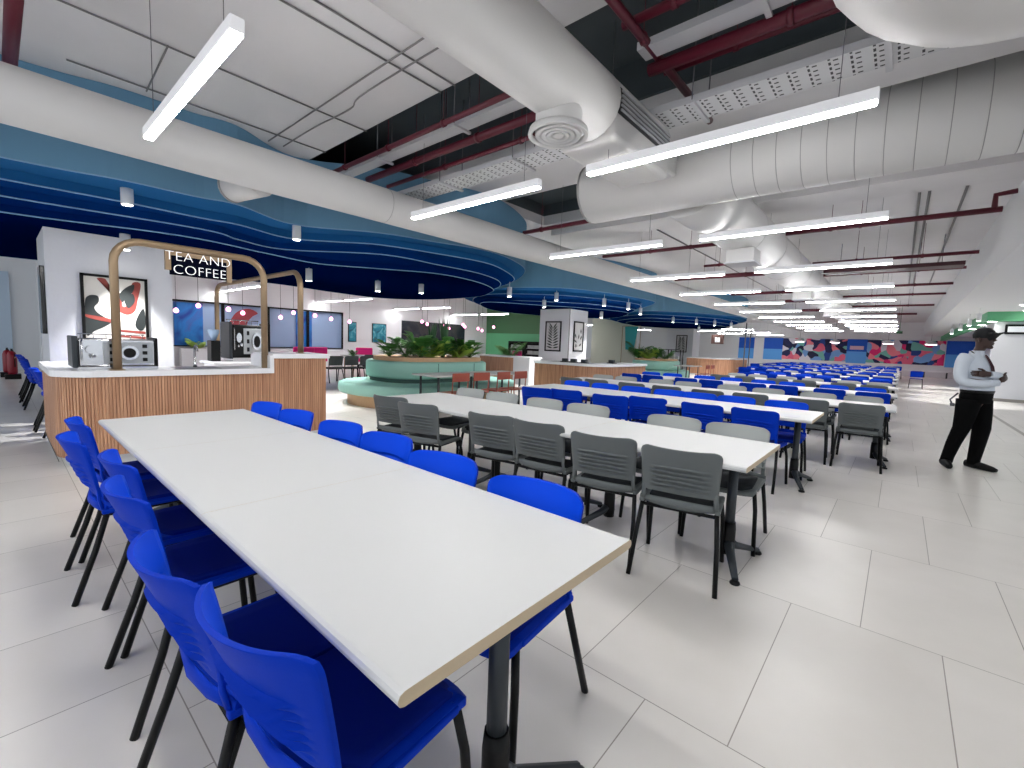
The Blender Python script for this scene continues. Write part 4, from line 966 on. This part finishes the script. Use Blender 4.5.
# shelving and banner behind bar 2
t = thing('open_shelving', 'black open frame shelving before the farthest column', 'shelving', (-9.7, 23.6, 0))
m = MB()
for x in (-1, -.35, .3, .95):
    for y in (0, .4): m.box(x-.02, x+.02, y-.02, y+.02, 0, 1.35)
for z in (.3, .8, 1.33): m.box(-1, .95, 0, .4, z, z+.03)
m.build('frame', M_black, t); m = MB()
for q in range(7): m.box(-.9+q*.26, -.74+q*.26, .05, .3, .83, 1.0+.05*(q % 3))
m.build('stock', M_lightgrey, t)
t = thing('hanging_banner', 'teal tapered banner hanging in front of the pale back wall', 'banner', (-11.6, 23.5, 1.25)); m = MB(); m.poly_y([(-.35, 1.3), (.45, 1.35), (.25, .0), (-.25, .0)], -.01, .01); m.build('cloth', mat('teal_cloth', (60, 165, 170), .7), t)
m = MB(); m.tube([(-.5, 0, 1.33), (.6, 0, 1.33)], .02, 6); m.tube([(-.5, 0, 1.33), (-.5, 0, -1.25)], .02, 6); m.tube([(.6, 0, 1.33), (.6, 0, -1.25)], .02, 6); m.build('banner_frame', M_brass, t)
for i, (x, y) in enumerate(((-7.5, 32.3), (-6.1, 25.3))):
    tag(MB().tube([(0, 0, 0), (0, 0, 2.85)], .03, 8).build('thin_post', M_gal, None, (x, y, 0)), ['thin grey post before the blue wall field', 'thin grey post at the farthest bar'][i], 'post')

# far wall artwork, screens, man's side sign
for i, (a, b) in enumerate(((-8.0, -3.4), (-2.1, 2.45))):
    tag(MB().box(a, b, -.05, 0, .9, 2.72).build('wall_mural', M_mural, None, (0, FARY-.001, 0)), ['colourful pink and navy mural on the far wall, left panel', 'colourful pink and navy mural on the far wall, right panel'][i], 'mural', 'murals on the far wall')
    for q in (.28, .82):
        x = a+(b-a)*q; t = thing('dome_pendant', 'round white dome pendant before the %s mural, %s one' % (['left', 'right'][i], 'left' if q < .5 else 'right'), 'pendant lamp', (x*.93, 42.5, 2.35), 0, 'dome pendants by the murals')
        MB().lathe([(.35, 0), (.3, .14), (.12, .24), (.03, .27)]).build('shade', M_white, t); MB().lathe([(.3, -.01), (.3, .01)]).build('diffuser', mat('dome_glow', (255, 225, 235), .5, emit=8), t); MB().tube([(0, 0, .26), (0, 0, 1.7)], .008, 5).build('cord', M_black, t)
tag(MB().box(-.45, .45, -.06, 0, 0, .3, .02).build('wall_plaque', mat('pink_plaque', (215, 180, 195), .5), None, (-2.75, FARY-.04, 1.9)), 'pale pink plaque on the blue wall field between the murals', 'plaque')
for i, x in enumerate((.1, 2.0)):
    t = thing('wall_bench', 'white bench below the right mural, %s one' % ['left', 'right'][i], 'bench', (x, 44.6, 0)); MB().box(-.7, .7, -.2, .2, .42, .5, .01).build('seat', M_white, t)
    for s in (-1, 1): MB().box(s*.6-.04, s*.6+.04, -.18, .18, 0, .42).build('leg', M_leg, t)
t = thing('wall_menu_screen', 'dark framed menu screen on the white wall below the green band', 'screen', (2.95, 22.58, 2.3)); MB().box(-.35, .9, -.05, 0, 0, .33).build('screen_frame', M_black, t); MB().box(-.29, .9, -.055, -.05, .07, .26).build('screen_face', mat('pale_screen', (205, 208, 212), .4, emit=.3), t)
tag(MB().box(-.12, .12, -.03, .0, 0, .14, .01).tube([(0, -.015, .14), (0, -.015, 1.455)], .008, 6).build('exit_sign', mat('green_exit', (40, 95, 60), .5), None, (-.15, 30.5, 2.6)), 'small dark green exit sign hanging over the far aisle', 'sign')
t = thing('directory_sign', 'small brown sign board high by the blue wall field', 'sign', (-10.6, 36, 1.9)); MB().box(-.45, .45, -.05, 0, 0, .7).build('board', mat('brown_board', (90, 62, 56), .6), t); MB().box(-.18, .18, -.06, -.05, .12, .5).build('emblem', M_white, t); MB().tube([(0, -.02, .7), (0, -.02, 2.155)], .012, 6).build('hanger', M_gal, t)

# far left: extinguishers, chairs behind the bar
for i, (x, y) in enumerate(((-17.6, .2), (-16.9, .27))):
    t = thing('fire_extinguisher', 'red fire extinguisher on its stand at far left, %s' % ['farther one', 'nearer one'][i], 'extinguisher', (x, y, 0), 0, 'fire extinguishers')
    MB().lathe([(.08, .12), (.09, .16), (.09, .6), (.06, .68), (.025, .7)], (0, 0, 0), 14).build('cylinder', mat('extinguisher_red', (140, 18, 40), .35), t); MB().box(-.06, .06, -.02, .02, .7, .76).build('valve', M_black, t)
    MB().tube([(0, .02, .72), (.08, .05, .6), (.1, .04, .3)], .012, 6).build('hose', M_black, t); MB().box(-.18, .18, -.14, .14, 0, .12, .01).build('stand', M_black, t)
for i, (x, y, rz) in enumerate(((-8.05, .6, .1), (-8.62, .58, -.05), (-10.8, .55, 0), (-11.4, .55, .1), (-12.0, .56, 0), (-12.6, .55, 0))):
    dup(PR['blue'], (x, y, 0), rz, 'blue chair behind the left end of the coffee bar, %s from the camera' % ordn[i], 'chairs behind the coffee bar')
tag(MB().box(-.5, .4, -.3, .25, .0, .03).build('floor_box', M_white, None, (1.95, 7.1, 0)), 'white low plate on the floor at the right edge', 'floor plate') if False else None

# ================================================================ PERSON
def skin_obj(name, nodes, edges, m, parent, sub=2, root=0):
    me = bpy.data.meshes.new(name); me.from_pydata([n[:3] for n in nodes], edges, []); me.update(); me.materials.append(m)
    o = bpy.data.objects.new(name, me); C.objects.link(o); o.parent = parent
    sk = o.modifiers.new('skin', 'SKIN'); sk.use_smooth_shade = True
    lay = me.skin_vertices[0].data if me.skin_vertices else None
    if lay is None:
        bm = bmesh.new(); bm.from_mesh(me); bm.verts.layers.skin.verify(); bm.to_mesh(me); bm.free(); lay = me.skin_vertices[0].data
    for i, n in enumerate(nodes):
        r = n[3]; lay[i].radius = (r, n[4] if len(n) > 4 else r); lay[i].use_root = (i == root)
    sb = o.modifiers.new('subdivision', 'SUBSURF'); sb.levels = sub; sb.render_levels = sub
    # bake the surface so that the mesh itself is continuous
    dg = bpy.context.evaluated_depsgraph_get(); dg.update(); ev = bpy.data.meshes.new_from_object(o.evaluated_get(dg))
    o.modifiers.clear(); o.data = ev
    for p in ev.polygons: p.use_smooth = True
    if not ev.materials: ev.materials.append(m)
    return o
man = thing('person', 'person in white shirt, dark tie, black trousers and cap, arms folded, looking right', 'person', (.72, 8.0, 0), math.radians(-27))
M_skin = mat('dark_skin', (62, 42, 36), .5); M_shirt = mat('white_shirt', (205, 212, 222), .75, bump=.25, bscale=30); M_trou = mat('black_trousers', (8, 8, 9), .9, spec=.1); M_shoe = mat('black_shoes', (5, 5, 6), .5, spec=.2)
# local +x is where the person faces; +y is his left (away from us), -y his right (towards us)
hipz = .93
b = [(.10, 0, hipz, .12, .11), (.09, 0, 1.08, .115, .10), (.07, 0, 1.25, .11, .10), (.05, 0, 1.35, .09, .085), (.07, 0, 1.45, .055, .055), (.095, 0, 1.52, .052, .05),
     (.11, 0, 1.58, .078, .072), (.115, 0, 1.65, .078, .072),
     (.03, -.16, 1.37, .042), (.06, -.24, 1.12, .038), (.25, -.14, 1.10, .036), (.32, .0, 1.13, .028),
     (.03, .16, 1.37, .042), (.08, .24, 1.14, .038), (.27, .1, 1.17, .036), (.25, -.09, 1.2, .028),
     (.08, -.09, .86, .09), (.02, -.10, .50, .062), (-.13, -.11, .10, .04), (-.13, -.11, .05, .038),
     (.12, .09, .86, .09), (.12, .10, .50, .062), (.04, .11, .10, .04), (.04, .11, .05, .038)]
ed = [(0, 1), (1, 2), (2, 3), (3, 4), (4, 5), (5, 6), (6, 7), (3, 8), (8, 9), (9, 10), (10, 11), (3, 12), (12, 13), (13, 14), (14, 15), (0, 16), (16, 17), (17, 18), (18, 19), (0, 20), (20, 21), (21, 22), (22, 23)]
body = skin_obj('body', b, ed, M_skin, man)
HX = .085      # head offset
m = MB(); m.lathe([(.0001, -.11), (.04, -.1), (.062, -.065), (.074, -.0), (.076, .05), (.06, .09), (.0001, .11)], (.035+HX, 0, 1.63), 18)
for v in m.bm.verts:
    v.co.x = (v.co.x-.12)*1.18+.12+(.012 if v.co.z < 1.58 and v.co.x > .12 else 0)
m.build('face', M_skin, body)
m = MB(); m.tube([(.105+HX, 0, 1.65), (.135+HX, 0, 1.612), (.115+HX, 0, 1.602)], .012, 8, radii=[.008, .017, .01]); m.tube([(.1+HX, -.026, 1.578), (.122+HX, 0, 1.576), (.1+HX, .026, 1.578)], .009, 6); m.tube([(.1+HX, -.022, 1.562), (.118+HX, 0, 1.56), (.1+HX, .022, 1.562)], .009, 6); m.tube([(.07+HX, -.02, 1.535), (.105+HX, .0, 1.53), (.07+HX, .02, 1.535)], .02, 8); m.build('nose_and_mouth', M_skin, body)
for s in (-1, 1):
    m = MB(); m.lathe([(.0001, -.008), (.009, 0), (.0001, .008)], (.112+HX, s*.032, 1.645), 10); m.build('eye', mat('eye_white', (190, 185, 180), .3), body)
    m = MB(); m.tube([(.03+HX, s*.078, 1.655), (.02+HX, s*.09, 1.63), (.03+HX, s*.08, 1.59)], .01, 6, radii=[.012, .014, .009]); m.build('ear', M_skin, body)
def hand(px, py, pz, dirv, side):
    dirv = Vector(dirv).normalized(); up = Vector((0, 0, 1)); sd = dirv.cross(up).normalized(); o = Vector((px, py, pz))
    m = MB(); m.tube([o-dirv*.04, o+dirv*.02, o+dirv*.065], .034, 10, radii=[.028, .042, .038], sx=.6)
    for k in range(4):
        L = (.07, .08, .075, .06)[k]; q = o+dirv*.06+up*(.028-.018*k)
        m.tube([q, q+dirv*L*.5+sd*side*.008, q+dirv*L*.85+sd*side*.028], .0095, 6, radii=[.0105, .0095, .008])
    q = o+dirv*.015+up*.036; m.tube([q, q+dirv*.03+up*.022, q+dirv*.06+up*.024], .011, 6, radii=[.013, .011, .009])
    m.build('hand', M_skin, body)
hand(.23, -.14, 1.205, (-.75, -.6, .0), 1); hand(.325, .0, 1.15, (.0, 1, .25), -1)
def loft(m, secs, n=20, capb=True):
    rings = [[m.bm.verts.new((cx+rx*math.copysign(abs(math.cos(2*PI*k/n))**.85, math.cos(2*PI*k/n)), cy_+ry*math.copysign(abs(math.sin(2*PI*k/n))**.85, math.sin(2*PI*k/n)), z)) for k in range(n)] for cx, cy_, z, rx, ry in secs]
    for a, c in zip(rings, rings[1:]): m._f([m.bm.faces.new((a[k], a[(k+1) % n], c[(k+1) % n], c[k])) for k in range(n)], True)
    m._f([m.bm.faces.new(rings[0][::-1]), m.bm.faces.new(rings[-1])])
m = MB()
loft(m, [(.115, 0, .955, .128, .168), (.115, 0, 1.0, .142, .182), (.10, 0, 1.10, .145, .188), (.085, 0, 1.2, .148, .2), (.07, 0, 1.30, .142, .21), (.055, 0, 1.38, .118, .195), (.055, 0, 1.425, .085, .13), (.07, 0, 1.46, .06, .066), (.078, 0, 1.485, .062, .064)])
for sy_, arm in ((-1, [(.045, -.17, 1.40), (.035, -.215, 1.34), (.04, -.25, 1.22), (.06, -.26, 1.13), (.12, -.245, 1.09), (.22, -.17, 1.085), (.31, -.05, 1.11)]), (1, [(.045, .17, 1.40), (.04, .215, 1.34), (.05, .25, 1.22), (.08, .26, 1.15), (.15, .24, 1.13), (.27, .12, 1.16), (.275, -.03, 1.19), (.25, -.10, 1.2)])):
    P_ = smooth_path(arm, 3); n_ = len(P_); m.tube(P_, .07, 14, radii=[.078-.036*(i/(n_-1)) for i in range(n_)])
shirt = m.build('shirt', M_shirt, man)
m = MB(); m.tube([(.02, -.066, 1.47), (.10, -.062, 1.455), (.145, -.03, 1.42), (.14, -.005, 1.43)], .012, 6); m.tube([(.02, .066, 1.47), (.10, .062, 1.455), (.145, .03, 1.42), (.14, .005, 1.43)], .012, 6); m.build('collar', M_shirt, shirt)
m = MB()
loft(m, [(.10, 0, .84, .13, .17), (.11, 0, .92, .14, .178), (.115, 0, .985, .136, .176)])
TW = 1.1
loft(m, [(-.125, -.115, .055, .062, .058), (-.115, -.113, .12, .062, .058), (-.055, -.105, .32, .073, .068), (.02, -.10, .52, .085, .08), (.06, -.095, .72, .104, .095), (.085, -.088, .88, .12, .105)])
loft(m, [(.045, .115, .055, .062, .058), (.05, .113, .12, .062, .058), (.09, .105, .32, .073, .068), (.125, .10, .52, .085, .08), (.12, .095, .72, .104, .095), (.11, .088, .88, .12, .105)])
tr_ = m.build('trousers', M_trou, man)
m = MB(); loft(m, [(.115, 0, .965, .14, .18), (.115, 0, 1.0, .146, .186)]); m.build('belt', M_black, man)
for (x, y, a) in ((-.135, -.115, -.95), (.04, .115, -.05)):
    m = MB(); d_ = Vector((math.cos(a), math.sin(a), 0)); o_ = Vector((x, y, 0))
    m.tube([o_-d_*.07+Vector((0, 0, .05)), o_+Vector((0, 0, .055)), o_+d_*.1+Vector((0, 0, .045)), o_+d_*.19+Vector((0, 0, .034)), o_+d_*.235+Vector((0, 0, .028))], .045, 12, radii=[.042, .054, .045, .036, .02], sx=1.05)
    m.build('shoe', M_shoe, man)
m = MB(); m.lathe([(.094, -.02), (.1, .02), (.092, .065), (.06, .1), (.0001, .112)], (.025+HX, 0, 1.66), 20); m.tube([(.08+HX, 0, 1.672), (.15+HX, 0, 1.69), (.225+HX, 0, 1.70)], .07, 12, radii=[.085, .08, .045], sx=1)
cap = m.build('cap', mat('black_cap', (14, 15, 18), .8), man)
for v in cap.data.vertices:       # flatten the peak
    if v.co.x > .13+HX: v.co.z = 1.68+(v.co.x-.1-HX)*.25+(v.co.z-1.68)*.07
m = MB(); m.poly_x([(-.018, 1.44), (.018, 1.44), (.022, 1.38), (.026, 1.3), (.032, 1.2), (.034, 1.12), (0, 1.08), (-.034, 1.12), (-.032, 1.2), (-.026, 1.3), (-.022, 1.38)], .0, .010); tie = m.build('tie', mat('maroon_tie', (62, 18, 30), .6), man)
for v in tie.data.vertices: v.co.x += (lambda z: .252 if z < 1.15 else .252-(z-1.15)*.22 if z < 1.3 else .219-(z-1.3)*.5 if z < 1.38 else .179-(z-1.38)*.6)(v.co.z)
m = MB(); m.tube([(.03, -.07, 1.485), (.13, -.085, 1.41), (.19, -.09, 1.3), (.235, -.06, 1.12)], .006, 5); m.tube([(.03, .07, 1.485), (.13, .085, 1.41), (.19, .09, 1.3), (.235, .06, 1.12)], .006, 5); m.build('lanyard', M_black, man)
m = MB(); m.tube([(.0, -.15, .95), (-.07, -.16, .86), (-.05, -.16, .8)], .01, 6); m.box(-.07, -.03, -.17, -.145, .78, .82, .004); m.build('key_ring', M_gal, man)

# lean the figure back over its feet, as it stands in the hall
def lean(o):
    if o.type == 'MESH':
        for v in o.data.vertices: v.co.x -= .075*min(1, max(0, (v.co.z-.1)/.8))
    for c in o.children: lean(c)
lean(man)
